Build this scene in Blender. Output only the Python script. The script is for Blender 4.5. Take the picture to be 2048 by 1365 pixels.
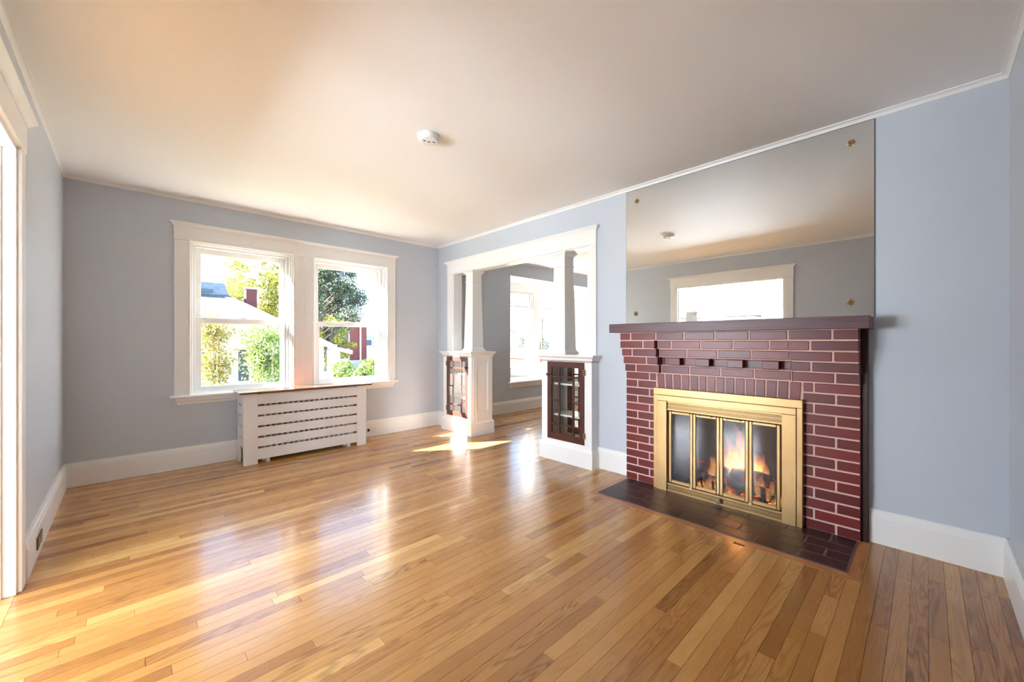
import bpy, bmesh, math, random
import numpy as np
from mathutils import Vector, Matrix

for _o in list(bpy.data.objects):
    bpy.data.objects.remove(_o)
SC = bpy.context.scene
COL = SC.collection
random.seed(7)
RNG = np.random.default_rng(7)

# ------------------------------------------------------------------ room measures (metres)
XL, XR, YB, YF, H = -0.389, 3.218, 4.875, -0.293, 2.565   # left, right, back (window) wall, front wall, ceiling
CAM_H, F_PX, YAW = 1.2, 796.1, math.radians(43.867)

# ------------------------------------------------------------------ camera
cam_d = bpy.data.cameras.new('camera')
cam_d.sensor_fit = 'HORIZONTAL'
cam_d.sensor_width = 36.0
cam_d.lens = 36.0 * F_PX / 2048.0
cam_d.clip_start = 0.02
cam_d.clip_end = 500
cam = bpy.data.objects.new('camera', cam_d)
COL.objects.link(cam)
cam.location = (0, 0, CAM_H)
cam.rotation_euler = (math.pi / 2, 0, -YAW)
cam_d.shift_y = 0.5 / 2048
SC.camera = cam

# ------------------------------------------------------------------ sky, sun, exposure
SKY_STRENGTH = 1.05
SUN_STRENGTH = 20.0
WINDOW_LEFT = 175.0      # daylight at the sunroom windows (outside the picture, left)
EXPOSURE = 2.55
SC.view_settings.view_transform = 'Standard'
SC.view_settings.look = 'None'
SC.view_settings.gamma = 1.0
SC.view_settings.use_curve_mapping = False
SC.view_settings.exposure = EXPOSURE
SC.cycles.use_denoising = True
SC.cycles.max_bounces = 10
SC.cycles.diffuse_bounces = 6
SC.cycles.glossy_bounces = 4
SC.cycles.transparent_max_bounces = 16
SC.cycles.caustics_reflective = False
SC.cycles.caustics_refractive = False
SC.cycles.sample_clamp_indirect = 8.0

world = bpy.data.worlds.new('sky')
SC.world = world
world.use_nodes = True
wn, wl_ = world.node_tree.nodes, world.node_tree.links
wn.clear()
w_out = wn.new('ShaderNodeOutputWorld')
w_bg = wn.new('ShaderNodeBackground')
w_bg.inputs['Strength'].default_value = SKY_STRENGTH
w_tc = wn.new('ShaderNodeTexCoord')
w_sep = wn.new('ShaderNodeSeparateXYZ')
w_ramp = wn.new('ShaderNodeValToRGB')
wl_.new(w_tc.outputs['Generated'], w_sep.inputs[0])
wl_.new(w_sep.outputs['Z'], w_ramp.inputs[0])
wl_.new(w_ramp.outputs[0], w_bg.inputs['Color'])
wl_.new(w_bg.outputs[0], w_out.inputs[0])
_e = w_ramp.color_ramp.elements
_e[0].position, _e[0].color = 0.0, (0.55, 0.71, 0.90, 1)
_e[1].position, _e[1].color = 1.0, (0.24, 0.42, 0.78, 1)
_m = w_ramp.color_ramp.elements.new(0.10); _m.color = (0.45, 0.66, 0.92, 1)
_m = w_ramp.color_ramp.elements.new(0.24); _m.color = (0.33, 0.57, 0.90, 1)

sun_d = bpy.data.lights.new('sun', 'SUN')
sun_d.energy = SUN_STRENGTH
sun_d.angle = math.radians(0.53)
sun_d.color = (1.0, 0.96, 0.90)
sun = bpy.data.objects.new('sun', sun_d)
COL.objects.link(sun)
sun.location = (-20, 20, 20)
SUN_DIR = Vector((1.45, -1.0, -1.307)).normalized()
sun.rotation_euler = SUN_DIR.to_track_quat('-Z', 'Y').to_euler()

# daylight entering by the sunroom windows on the left, just outside their glass
win_d = bpy.data.lights.new('window_left_offscreen', 'AREA')
win_d.shape = 'RECTANGLE'
win_d.size, win_d.size_y = 4.45, 0.88
win_d.energy = WINDOW_LEFT
win_d.color = (0.80, 0.90, 1.0)
win_l = bpy.data.objects.new('window_left_offscreen', win_d)
COL.objects.link(win_l)
win_l.location = (-3.16, 2.15, 1.16)
win_l.rotation_euler = Matrix(((0, 0, -1), (1, 0, 0), (0, -1, 0))).to_euler()

# ================================================================== helpers
def wloc(o):
    v = Vector(o.location)
    return v + wloc(o.parent) if o.parent else v

def mkobj(name, geo, mat, parent=None, bevel=0.0, smooth=False, seg=1, attrs=None):
    """geo = (verts, faces) in world coordinates -> one mesh object centred on its own box."""
    V, F = geo
    V = [Vector(v) for v in V]
    lo = Vector((min(v[i] for v in V) for i in range(3)))
    hi = Vector((max(v[i] for v in V) for i in range(3)))
    c = (lo + hi) / 2
    me = bpy.data.meshes.new(name)
    if bevel > 0:
        bm = bmesh.new()
        bv = [bm.verts.new(v - c) for v in V]
        for f in F:
            try:
                bm.faces.new([bv[i] for i in f])
            except ValueError:
                pass
        bmesh.ops.recalc_face_normals(bm, faces=bm.faces)
        ed = [e for e in bm.edges if len(e.link_faces) == 2 and e.calc_face_angle(0) > 0.5]
        bmesh.ops.bevel(bm, geom=ed, offset=bevel, segments=seg, affect='EDGES', profile=0.5, clamp_overlap=True)
        bm.to_mesh(me); bm.free()
    else:
        me.from_pydata([tuple(v - c) for v in V], [], F)
        bm = bmesh.new(); bm.from_mesh(me)
        bmesh.ops.recalc_face_normals(bm, faces=bm.faces)
        bm.to_mesh(me); bm.free()
    me.update()
    if smooth:
        me.polygons.foreach_set('use_smooth', [True] * len(me.polygons))
    if mat is not None:
        me.materials.append(mat)
    o = bpy.data.objects.new(name, me)
    COL.objects.link(o)
    if parent is not None:
        o.parent = parent
        o.location = c - wloc(parent)
    else:
        o.location = c
    return o

def empty(name, loc):
    o = bpy.data.objects.new(name, None)
    COL.objects.link(o)
    o.location = loc
    o.empty_display_size = 0.1
    return o

def tag(o, label=None, cat=None, group=None, kind=None):
    if label: o['label'] = label
    if cat: o['category'] = cat
    if group: o['group'] = group
    if kind: o['kind'] = kind
    return o

def thing(name, loc, label, cat, group=None):
    return tag(empty(name, loc), label, cat, group)

def struct(name, loc, label, cat):
    return tag(empty(name, loc), label, cat, None, 'structure')

def gbox(x0, x1, y0, y1, z0, z1):
    if x0 > x1: x0, x1 = x1, x0
    if y0 > y1: y0, y1 = y1, y0
    if z0 > z1: z0, z1 = z1, z0
    V = [(x0, y0, z0), (x1, y0, z0), (x1, y1, z0), (x0, y1, z0), (x0, y0, z1), (x1, y0, z1), (x1, y1, z1), (x0, y1, z1)]
    F = [(0, 3, 2, 1), (4, 5, 6, 7), (0, 1, 5, 4), (1, 2, 6, 5), (2, 3, 7, 6), (3, 0, 4, 7)]
    return V, F

def gmerge(*gs):
    V, F = [], []
    for v, f in gs:
        n = len(V)
        V += list(v)
        F += [tuple(i + n for i in q) for q in f]
    return V, F

def gloft(rects):
    """stack of (x0,x1,y0,y1,z) rectangles"""
    V, F = [], []
    for (x0, x1, y0, y1, z) in rects:
        V += [(x0, y0, z), (x1, y0, z), (x1, y1, z), (x0, y1, z)]
    n = len(rects)
    for k in range(n - 1):
        a, b = 4 * k, 4 * k + 4
        for i in range(4):
            j = (i + 1) % 4
            F.append((a + i, a + j, b + j, b + i))
    F.append((0, 3, 2, 1)); m = 4 * (n - 1)
    F.append((m, m + 1, m + 2, m + 3))
    return V, F

def gextr(prof, axis, a0, a1):
    """extrude a closed 2D profile along an axis: x->(y,z)  y->(x,z)  z->(x,y)"""
    def p3(p, a):
        return {'x': (a, p[0], p[1]), 'y': (p[0], a, p[1]), 'z': (p[0], p[1], a)}[axis]
    n = len(prof)
    V = [p3(p, a0) for p in prof] + [p3(p, a1) for p in prof]
    F = [tuple(range(n)), tuple(range(2 * n - 1, n - 1, -1))]
    for i in range(n):
        j = (i + 1) % n
        F.append((i, j, n + j, n + i))
    return V, F

def gtube(pts, radii, n=8, squash=1.0):
    V, F = [], []
    pts = [Vector(p) for p in pts]
    for k, p in enumerate(pts):
        d = (pts[min(k + 1, len(pts) - 1)] - pts[max(k - 1, 0)]).normalized()
        ref = Vector((0, 0, 1)) if abs(d.z) < 0.9 else Vector((1, 0, 0))
        a = d.cross(ref).normalized(); b = d.cross(a).normalized()
        r = radii[k] if hasattr(radii, '__len__') else radii
        for i in range(n):
            t = 2 * math.pi * i / n
            V.append(tuple(p + a * (math.cos(t) * r) + b * (math.sin(t) * r * squash)))
    for k in range(len(pts) - 1):
        for i in range(n):
            j = (i + 1) % n
            F.append((k * n + i, k * n + j, (k + 1) * n + j, (k + 1) * n + i))
    F.append(tuple(range(n - 1, -1, -1)))
    m = (len(pts) - 1) * n
    F.append(tuple(range(m, m + n)))
    return V, F

def glathe(prof, c, axis='z', n=24):
    """prof = [(radius, height)] turned round an axis through c"""
    V, F = [], []
    for r, h in prof:
        for i in range(n):
            t = 2 * math.pi * i / n
            a, b = math.cos(t) * r, math.sin(t) * r
            V.append({'z': (c[0] + a, c[1] + b, c[2] + h), 'x': (c[0] + h, c[1] + a, c[2] + b), 'y': (c[0] + a, c[1] + h, c[2] + b)}[axis])
    for k in range(len(prof) - 1):
        for i in range(n):
            j = (i + 1) % n
            F.append((k * n + i, k * n + j, (k + 1) * n + j, (k + 1) * n + i))
    F.append(tuple(range(n - 1, -1, -1)))
    m = (len(prof) - 1) * n
    F.append(tuple(range(m, m + n)))
    return V, F

def gmap(g, fn):
    return [fn(*v) for v in g[0]], g[1]

# ================================================================== materials
def lin(r, g, b):
    f = lambda c: (c / 255 / 12.92) if c / 255 <= 0.04045 else ((c / 255 + 0.055) / 1.055) ** 2.4
    return (f(r), f(g), f(b), 1.0)

class NT:
    def __init__(s, name):
        s.m = bpy.data.materials.new(name); s.m.use_nodes = True
        s.t = s.m.node_tree; s.n = s.t.nodes; s.l = s.t.links
        s.n.clear()
        s.out = s.n.new('ShaderNodeOutputMaterial')
    def node(s, typ, **kw):
        nd = s.n.new('ShaderNode' + typ)
        for k, v in kw.items():
            setattr(nd, k, v)
        return nd
    def link(s, a, b): s.l.new(a, b)
    def math(s, op, a, b=None, c=None):
        nd = s.node('Math', operation=op)
        for i, v in enumerate((a, b, c)):
            if v is None: continue
            if hasattr(v, 'type'): s.link(v, nd.inputs[i])
            else: nd.inputs[i].default_value = v
        return nd.outputs[0]
    def mix(s, fac, a, b, blend='MIX'):
        nd = s.node('Mix', data_type='RGBA', blend_type=blend)
        for sock, v in ((nd.inputs['Factor'], fac), (nd.inputs[6], a), (nd.inputs[7], b)):
            if hasattr(v, 'type'): s.link(v, sock)
            else: sock.default_value = v
        return nd.outputs[2]
    def ramp(s, fac, stops):
        nd = s.node('ValToRGB')
        el = nd.color_ramp.elements
        el[0].position, el[0].color = stops[0]
        el[1].position, el[1].color = stops[-1]
        for p, c in stops[1:-1]:
            e = el.new(p); e.color = c
        s.link(fac, nd.inputs[0])
        return nd.outputs[0]
    def coords(s, kind='Object', scale=(1, 1, 1), attr=None):
        if attr:
            src = s.node('Attribute', attribute_name=attr).outputs['Vector']
        elif kind == 'Position':
            src = s.node('NewGeometry').outputs['Position']
        else:
            src = s.node('TexCoord').outputs[kind]
        mp = s.node('Mapping')
        mp.inputs['Scale'].default_value = scale
        s.link(src, mp.inputs[0])
        return mp.outputs[0]
    def noise(s, vec, scale, detail=3, rough=0.5, dist=0.0):
        nd = s.node('TexNoise')
        nd.inputs['Scale'].default_value = scale
        nd.inputs['Detail'].default_value = detail
        nd.inputs['Roughness'].default_value = rough
        nd.inputs['Distortion'].default_value = dist
        s.link(vec, nd.inputs['Vector'])
        return nd.outputs['Fac']
    def bump(s, h, strength=0.2, dist=0.002):
        nd = s.node('Bump')
        nd.inputs['Strength'].default_value = strength
        nd.inputs['Distance'].default_value = dist
        s.link(h, nd.inputs['Height'])
        return nd.outputs[0]
    def principled(s, color, rough=0.5, metal=0.0, normal=None, coat=0.0, coat_rough=0.1, spec=0.5):
        p = s.node('BsdfPrincipled')
        for k, v in (('Base Color', color), ('Roughness', rough), ('Metallic', metal)):
            if hasattr(v, 'type'): s.link(v, p.inputs[k])
            else: p.inputs[k].default_value = v
        p.inputs['Coat Weight'].default_value = coat
        p.inputs['Coat Roughness'].default_value = coat_rough
        p.inputs['Specular IOR Level'].default_value = spec
        if normal is not None: s.link(normal, p.inputs['Normal'])
        s.link(p.outputs[0], s.out.inputs['Surface'])
        return p

def paint(name, col, rough=0.5, var=0.04, scale=3.0, bump=0.05, bscale=180, spec=0.5):
    t = NT(name)
    v = t.coords('Position')
    n = t.noise(v, scale, 4)
    dark = tuple(c * (1 - var) for c in col[:3]) + (1,)
    light = tuple(min(1, c * (1 + var)) for c in col[:3]) + (1,)
    c = t.mix(n, dark, light)
    nb = t.bump(t.noise(v, bscale, 3), bump, 0.001)
    t.principled(c, rough, 0, nb, spec=spec)
    return t.m

M = {}
M['wall_blue'] = paint('blue wall paint', (0.535, 0.58, 0.645, 1), 0.42, 0.012, 2.0, 0.03)
M['white_trim'] = paint('white gloss paint', (0.83, 0.83, 0.82, 1), 0.32, 0.01, 5.0, 0.012, 90)
M['white_ceiling'] = paint('white ceiling paint', (0.86, 0.86, 0.855, 1), 0.7, 0.01, 2.0, 0.08)
M['white_vinyl'] = paint('white vinyl', (0.82, 0.82, 0.81, 1), 0.3, 0.005)
M['cabinet_white'] = paint('cabinet interior paint', (0.86, 0.86, 0.85, 1), 0.5, 0.05)
M['radiator_white'] = paint('radiator cover paint', (0.74, 0.72, 0.715, 1), 0.4, 0.015)
M['mantel_wood'] = None
M['steel_black'] = paint('black iron', (0.012, 0.011, 0.011, 1), 0.5, 0.2)
M['black_slot'] = paint('black slot', (0.01, 0.01, 0.01, 1), 0.7, 0.1)
M['dark_trim'] = paint('dark brown board', lin(52, 24, 22), 0.45, 0.2, 30)
M['brown_plate'] = paint('brown outlet plate', lin(92, 62, 42), 0.35, 0.2, 60)
M['ivory'] = paint('ivory plastic', lin(228, 222, 208), 0.35, 0.02)
M['plastic_white'] = paint('white plastic', (0.76, 0.77, 0.75, 1), 0.4, 0.01)
M['radiator_metal'] = paint('silver radiator paint', lin(214, 206, 198), 0.45, 0.06)
M['radiator_foot'] = M['white_trim']

def wood(name, base, dark, rough, axis_scale, coat=0.0):
    t = NT(name)
    v = t.coords('Position', axis_scale)
    n1 = t.noise(v, 1.0, 5, 0.6, 0.6)
    c = t.mix(t.ramp(n1, [(0.3, (0, 0, 0, 1)), (0.7, (1, 1, 1, 1))]), dark, base)
    t.principled(c, rough, 0, t.bump(n1, 0.08, 0.001), coat=coat)
    return t.m
M['mantel_wood'] = wood('mantel stained wood', lin(104, 68, 70), lin(74, 44, 46), 0.42, (60, 2.5, 60))
M['door_wood'] = wood('mahogany stain', lin(92, 50, 40), lin(62, 32, 30), 0.35, (50, 50, 4), 0.2)
M['radiator_top_wood'] = wood('varnished top board', lin(138, 78, 42), lin(104, 54, 30), 0.22, (3, 60, 60), 0.4)
M['border_oak'] = wood('oak border strip', lin(200, 140, 84), lin(164, 104, 56), 0.35, (70, 3, 70), 0.2)

def oak():
    t = NT('oak strip floor')
    gc = t.coords(attr='gc')
    tone = t.node('Attribute', attribute_name='tone')
    sep = t.node('SeparateColor'); t.link(tone.outputs['Color'], sep.inputs[0])
    base = t.ramp(sep.outputs[0], [(0.0, lin(140, 88, 40)), (0.16, lin(168, 113, 56)), (0.5, lin(196, 140, 74)), (0.8, lin(210, 157, 88)), (1.0, lin(226, 180, 110))])
    mp = t.node('Mapping'); mp.inputs['Scale'].default_value = (1.3, 13.0, 1.0); t.link(gc, mp.inputs[0])
    rings_n = t.noise(mp.outputs[0], 1.0, 2, 0.5, 0.4)
    ph = t.math('MULTIPLY', rings_n, 75.0)
    ring = t.math('SINE', ph)
    ring = t.math('MULTIPLY_ADD', ring, 0.5, 0.5)
    ring = t.math('POWER', ring, 2.2)
    rs = t.math('MULTIPLY', sep.outputs[1], 1.0)
    ring = t.math('MULTIPLY', ring, rs)
    mp2 = t.node('Mapping'); mp2.inputs['Scale'].default_value = (7.0, 260.0, 1.0); t.link(gc, mp2.inputs[0])
    streak = t.noise(mp2.outputs[0], 1.0, 3, 0.6)
    st = t.ramp(streak, [(0.35, (0, 0, 0, 1)), (0.75, (1, 1, 1, 1))])
    dk = t.mix(1.0, base, (0.50, 0.42, 0.35, 1), 'MULTIPLY')
    c = t.mix(ring, base, dk)
    st2 = t.math('MULTIPLY', st, 0.50)
    c = t.mix(st2, c, dk)
    mp3 = t.node('Mapping'); mp3.inputs['Scale'].default_value = (1.1, 5.0, 1.0); t.link(gc, mp3.inputs[0])
    blot = t.noise(mp3.outputs[0], 1.0, 2)
    c = t.mix(t.math('MULTIPLY', blot, 0.22), c, t.mix(1.0, c, (0.72, 0.62, 0.55, 1), 'MULTIPLY'))
    rr = t.math('MULTIPLY_ADD', streak, 0.12, 0.20)
    t.principled(c, rr, 0, t.bump(streak, 0.05, 0.0006), coat=0.35, coat_rough=0.12)
    return t.m
M['oak'] = oak()
M['floor_gap'] = paint('floor joint', lin(70, 42, 22), 0.8, 0.1)

def brick_mat(name, cols, rough, stain=0.5, coat=0.0):
    t = NT(name)
    oi = t.node('ObjectInfo')
    v = t.coords('Position', (1, 1, 1))
    n = t.noise(v, 28, 5, 0.65)
    n2 = t.noise(v, 120, 3, 0.6)
    base = t.ramp(oi.outputs['Random'], [(0.0, cols[0]), (0.5, cols[1]), (1.0, cols[2])])
    c = t.mix(t.math('MULTIPLY', n, stain), base, t.mix(1.0, base, (0.5, 0.45, 0.5, 1), 'MULTIPLY'))
    t.principled(c, t.math('MULTIPLY_ADD', n2, 0.25, rough - 0.1), 0, t.bump(n2, 0.25, 0.0015), coat=coat, coat_rough=0.2)
    return t.m
M['brick'] = brick_mat('glazed red brick', [lin(98, 28, 29), lin(114, 33, 31), lin(128, 40, 36)], 0.34)
M['hearth_brick'] = brick_mat('dark hearth brick', [lin(50, 24, 26), lin(60, 28, 30), lin(72, 32, 34)], 0.36, 0.7, 0.0)
M['firebrick'] = paint('sooty firebrick', lin(46, 38, 36), 0.85, 0.35, 12, 0.4, 60)
M['mortar'] = paint('pale pink mortar', lin(214, 178, 166), 0.85, 0.06, 40, 0.3, 300)
M['hearth_mortar'] = paint('grey hearth mortar', lin(118, 90, 88), 0.8, 0.15, 40, 0.3, 300)

def brass():
    t = NT('antique brass')
    v = t.coords('Position', (300, 3, 3))
    n = t.noise(v, 1.0, 3)
    n2 = t.noise(t.coords('Position'), 6, 4)
    c = t.mix(n2, lin(176, 138, 90), lin(206, 172, 122))
    c = t.mix(t.math('MULTIPLY', n, 0.25), c, lin(150, 114, 72))
    t.principled(c, 0.38, 0.7)
    return t.m
M['brass'] = brass()
M['brass_dark'] = paint('aged brass', lin(120, 92, 58), 0.4, 0.2, 60)
M['pewter'] = paint('pewter knob', lin(120, 112, 100), 0.3, 0.1)

def mirror_mat():
    t = NT('mirror silver')
    t.principled((0.88, 0.90, 0.90, 1), 0.0, 1.0)
    return t.m
M['mirror'] = mirror_mat()
M['mirror_edge'] = paint('mirror edge', lin(96, 104, 108), 0.3, 0.2, 80)

def glass(name, tint, refl=1.0, ior=1.45, rough=0.0):
    t = NT(name)
    tr = t.node('BsdfTransparent'); tr.inputs[0].default_value = tint
    gl = t.node('BsdfGlossy'); gl.inputs['Roughness'].default_value = rough
    gl.inputs['Color'].default_value = (1, 1, 1, 1)
    fr = t.node('Fresnel')
    bf = t.node('NewGeometry').outputs['Backfacing']      # thin pane: the same reflectance from either side
    t.link(t.math('MULTIPLY_ADD', bf, 1.0 / ior - ior, ior), fr.inputs[0])
    mx = t.node('MixShader')
    f = t.math('MULTIPLY', fr.outputs[0], refl)
    t.link(f, mx.inputs[0]); t.link(tr.outputs[0], mx.inputs[1]); t.link(gl.outputs[0], mx.inputs[2])
    t.link(mx.outputs[0], t.out.inputs[0])
    return t.m
M['glass'] = glass('window glass', (0.98, 0.985, 0.985, 1), 0.7)
M['cabinet_glass'] = glass('cabinet door glass', (0.975, 0.985, 0.98, 1), 0.8)
M['fire_glass'] = glass('smoky fire glass', (0.72, 0.70, 0.70, 1), 0.7)

def emission(name, col, strength):
    t = NT(name)
    e = t.node('Emission'); e.inputs[0].default_value = col; e.inputs[1].default_value = strength
    t.link(e.outputs[0], t.out.inputs[0])
    return t.m

def leaf_mat(name, cols, trans=0.45):
    t = NT(name)
    g = t.node('NewGeometry')
    c = t.ramp(g.outputs['Random Per Island'], [(i / (len(cols) - 1), k) for i, k in enumerate(cols)])
    d = t.node('BsdfDiffuse'); t.link(c, d.inputs[0])
    tl = t.node('BsdfTranslucent'); t.link(c, tl.inputs[0])
    gl = t.node('BsdfGlossy'); gl.inputs['Roughness'].default_value = 0.4; gl.inputs[0].default_value = (1, 1, 1, 1)
    m1 = t.node('MixShader'); m1.inputs[0].default_value = trans
    t.link(d.outputs[0], m1.inputs[1]); t.link(tl.outputs[0], m1.inputs[2])
    m2 = t.node('MixShader'); m2.inputs[0].default_value = 0.04
    t.link(m1.outputs[0], m2.inputs[1]); t.link(gl.outputs[0], m2.inputs[2])
    t.link(m2.outputs[0], t.out.inputs[0])
    return t.m
M['leaf_yellow'] = leaf_mat('yellow green leaves', [lin(90, 103, 40), lin(140, 140, 49), lin(185, 171, 61), lin(108, 126, 56)], 0.45)
M['leaf_dark'] = leaf_mat('dark green leaves', [lin(47, 60, 42), lin(69, 85, 58), lin(96, 109, 69), lin(85, 94, 80)], 0.35)
M['leaf_fresh'] = leaf_mat('fresh green leaves', [lin(66, 92, 43), lin(105, 128, 59), lin(156, 170, 89), lin(89, 110, 64)], 0.4)
M['leaf_vine'] = leaf_mat('vine leaves', [lin(75, 92, 46), lin(126, 128, 55), lin(161, 144, 69), lin(140, 112, 82)], 0.4)
M['bark'] = paint('tree bark', lin(128, 112, 100), 0.9, 0.3, 20)
M['bark_pale'] = paint('pale bark', lin(196, 180, 166), 0.8, 0.2, 20)
M['siding'] = paint('white clapboard', lin(226, 223, 220), 0.6, 0.03)
M['ext_trim'] = paint('exterior trim', lin(236, 232, 228), 0.6, 0.02)
M['shutter'] = paint('dark shutter', lin(66, 70, 78), 0.6, 0.1)
M['gutter'] = paint('gutter', lin(208, 206, 204), 0.5, 0.05)
M['concrete'] = paint('concrete', lin(180, 178, 176), 0.85, 0.08, 4)
M['grass'] = paint('lawn', lin(118, 116, 84), 0.9, 0.35, 6)
M['grey_wall'] = paint('grey render', lin(170, 170, 172), 0.8, 0.05)
M['pale_wall'] = paint('pale stucco', lin(232, 230, 228), 0.8, 0.03)
M['ext_glass'] = paint('dark window glass', lin(70, 84, 96), 0.08, 0.1)
M['pole_wood'] = paint('weathered pole', lin(100, 88, 80), 0.9, 0.2)

def shingle(name, c1, c2, scale):
    t = NT(name)
    b = t.node('TexBrick')
    b.inputs['Color1'].default_value = c1; b.inputs['Color2'].default_value = c2
    b.inputs['Mortar'].default_value = tuple(c * 0.45 for c in c1[:3]) + (1,)
    b.inputs['Scale'].default_value = scale
    b.inputs['Mortar Size'].default_value = 0.02
    b.inputs['Brick Width'].default_value = 0.6; b.inputs['Row Height'].default_value = 0.28
    v = t.coords('Position')
    sx = t.node('SeparateXYZ'); t.link(v, sx.inputs[0])
    cx = t.node('CombineXYZ')
    t.link(t.math('ADD', sx.outputs[0], sx.outputs[1]), cx.inputs[0]); t.link(t.math('MULTIPLY', sx.outputs[2], 1.3), cx.inputs[1])
    t.link(cx.outputs[0], b.inputs['Vector'])
    n = t.noise(v, 3, 4)
    c = t.mix(t.math('MULTIPLY', n, 0.35), b.outputs[0], tuple(k * 0.7 for k in c2[:3]) + (1,))
    t.principled(c, 0.85)
    return t.m
M['shingle'] = shingle('grey asphalt shingle', lin(98, 94, 93), lin(80, 77, 78), 2.2)
M['shingle_light'] = shingle('pale asphalt shingle', lin(140, 142, 150), lin(118, 122, 130), 2.2)
M['ext_brick'] = shingle('red apartment brick', lin(122, 62, 58), lin(104, 52, 50), 4.0)
M['ext_brick_orange'] = shingle('orange brick', lin(160, 100, 74), lin(140, 86, 64), 3.0)

# ================================================================== room shell
T = 0.14          # partition thickness
XR2 = XR + 0.127  # dining side of the right wall
XD = 7.7          # dining end wall
XS = -2.9         # sunroom outer wall
YB2 = YB + 0.24   # outer face of back wall

def wall_cells(axis, p0, p1, a0, a1, z0, z1, holes):
    """solid wall p0..p1 thick, spanning a0..a1, z0..z1 with rectangular holes (a0,a1,z0,z1)"""
    As = sorted({a0, a1, *[h[0] for h in holes], *[h[1] for h in holes]})
    Zs = sorted({z0, z1, *[h[2] for h in holes], *[h[3] for h in holes]})
    As = [a for a in As if a0 <= a <= a1]; Zs = [z for z in Zs if z0 <= z <= z1]
    gs = []
    for i in range(len(As) - 1):
        run = None
        for j in range(len(Zs) - 1):
            am, zm = (As[i] + As[i + 1]) / 2, (Zs[j] + Zs[j + 1]) / 2
            inside = any(h[0] < am < h[1] and h[2] < zm < h[3] for h in holes)
            if not inside:
                run = [Zs[j], Zs[j + 1]] if run is None else [run[0], Zs[j + 1]]
            if (inside or j == len(Zs) - 2) and run:
                if axis == 'y':
                    gs.append(gbox(As[i], As[i + 1], p0, p1, run[0], run[1]))
                else:
                    gs.append(gbox(p0, p1, As[i], As[i + 1], run[0], run[1]))
                run = None
    return gmerge(*gs)

def setting(name, geo, mat, label, cat, **k):
    return tag(mkobj(name, geo, mat, **k), label, cat, None, 'structure')

WIN_HOLES = [(0.416, 1.312, 0.69, 2.165), (1.522, 2.417, 0.69, 2.165)]
BAY = (4.645, 7.25, 0.51, 2.32)       # window recess in the dining room
setting('wall_back', wall_cells('y', YB, YB2, XL - T, XD + T, -0.05, H + 0.1, WIN_HOLES + [BAY]), M['wall_blue'],
        'pale blue wall with the double window and radiator cover', 'wall')
setting('wall_left', wall_cells('x', XL - T, XL, YF - 0.15, YB, -0.05, H + 0.1, [(1.42, 2.99, -0.05, 2.13)]), M['wall_blue'],
        'pale blue side wall with a wide white cased opening', 'wall')
setting('wall_right', wall_cells('x', XR, XR2, YF - 0.15, YB, -0.05, H + 0.1,
        [(2.18, 4.58, -0.05, 1.05), (2.28, 4.50, 1.05, 2.13), (0.66, 1.43, -0.05, 0.72)]), M['wall_blue'],
        'pale blue wall behind the brick fireplace and mirror', 'wall')
setting('wall_front', gbox(XL - T, XD + T, YF - 0.15, YF, -0.05, H + 0.1), M['wall_blue'], 'pale blue wall meeting the fireplace wall in a corner', 'wall')
setting('wall_dining', gbox(XD, XD + T, YF, YB, -0.05, H + 0.1), M['wall_blue'], 'pale blue end wall of the dining room', 'wall')
setting('ceiling', gbox(XS - 0.3, XD + T, YF - 0.15, YB2, H, H + 0.12), M['white_ceiling'], 'smooth white painted ceiling', 'ceiling')
setting('wall_chimney', gmerge(gbox(XR2, XR2 + 0.47, 0.2, 0.61, 0, H), gbox(XR2, XR2 + 0.47, 1.48, 1.9, 0, H), gbox(XR2, XR2 + 0.47, 0.61, 1.48, 0.77, H), gbox(XR2 + 0.35, XR2 + 0.47, 0.61, 1.48, 0, 0.77)), M['wall_blue'], 'blue chimney breast on the dining room side', 'wall')

# dining window recess (box bay)
BD = 0.60
bay = struct('window_3', (BAY[0], YB, 0.5), 'white recessed double window with a deep sill in the dining room', 'window')
bx0, bx1, bz0, bz1 = BAY
mkobj('recess_side', gbox(bx0 - 0.03, bx0 + 0.004, YB + 0.001, YB + BD + 0.15, bz0 - 0.03, bz1 + 0.03), M['white_trim'], bay)
mkobj('recess_side', gbox(bx1 - 0.004, bx1 + 0.03, YB + 0.001, YB + BD + 0.15, bz0 - 0.03, bz1 + 0.03), M['white_trim'], bay)
mkobj('recess_soffit', gbox(bx0, bx1, YB + 0.001, YB + BD + 0.15, bz1 - 0.005, bz1 + 0.03), M['white_trim'], bay)
mkobj('recess_seat', gbox(bx0, bx1, YB - 0.001, YB + BD + 0.15, bz0 - 0.03, bz0 + 0.004), M['white_trim'], bay)
mkobj('nosing', gbox(bx0 - 0.045, bx1 + 0.045, YB - 0.05, YB + 0.002, bz0 - 0.028, bz0), M['white_trim'], bay, bevel=0.008, seg=2)
mkobj('apron', gloft([(bx0, bx1, YB - 0.02, YB + 0.001, bz0 - 0.10), (bx0 - 0.012, bx1 + 0.012, YB - 0.032, YB + 0.001, bz0 - 0.028)]), M['white_trim'], bay)

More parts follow.
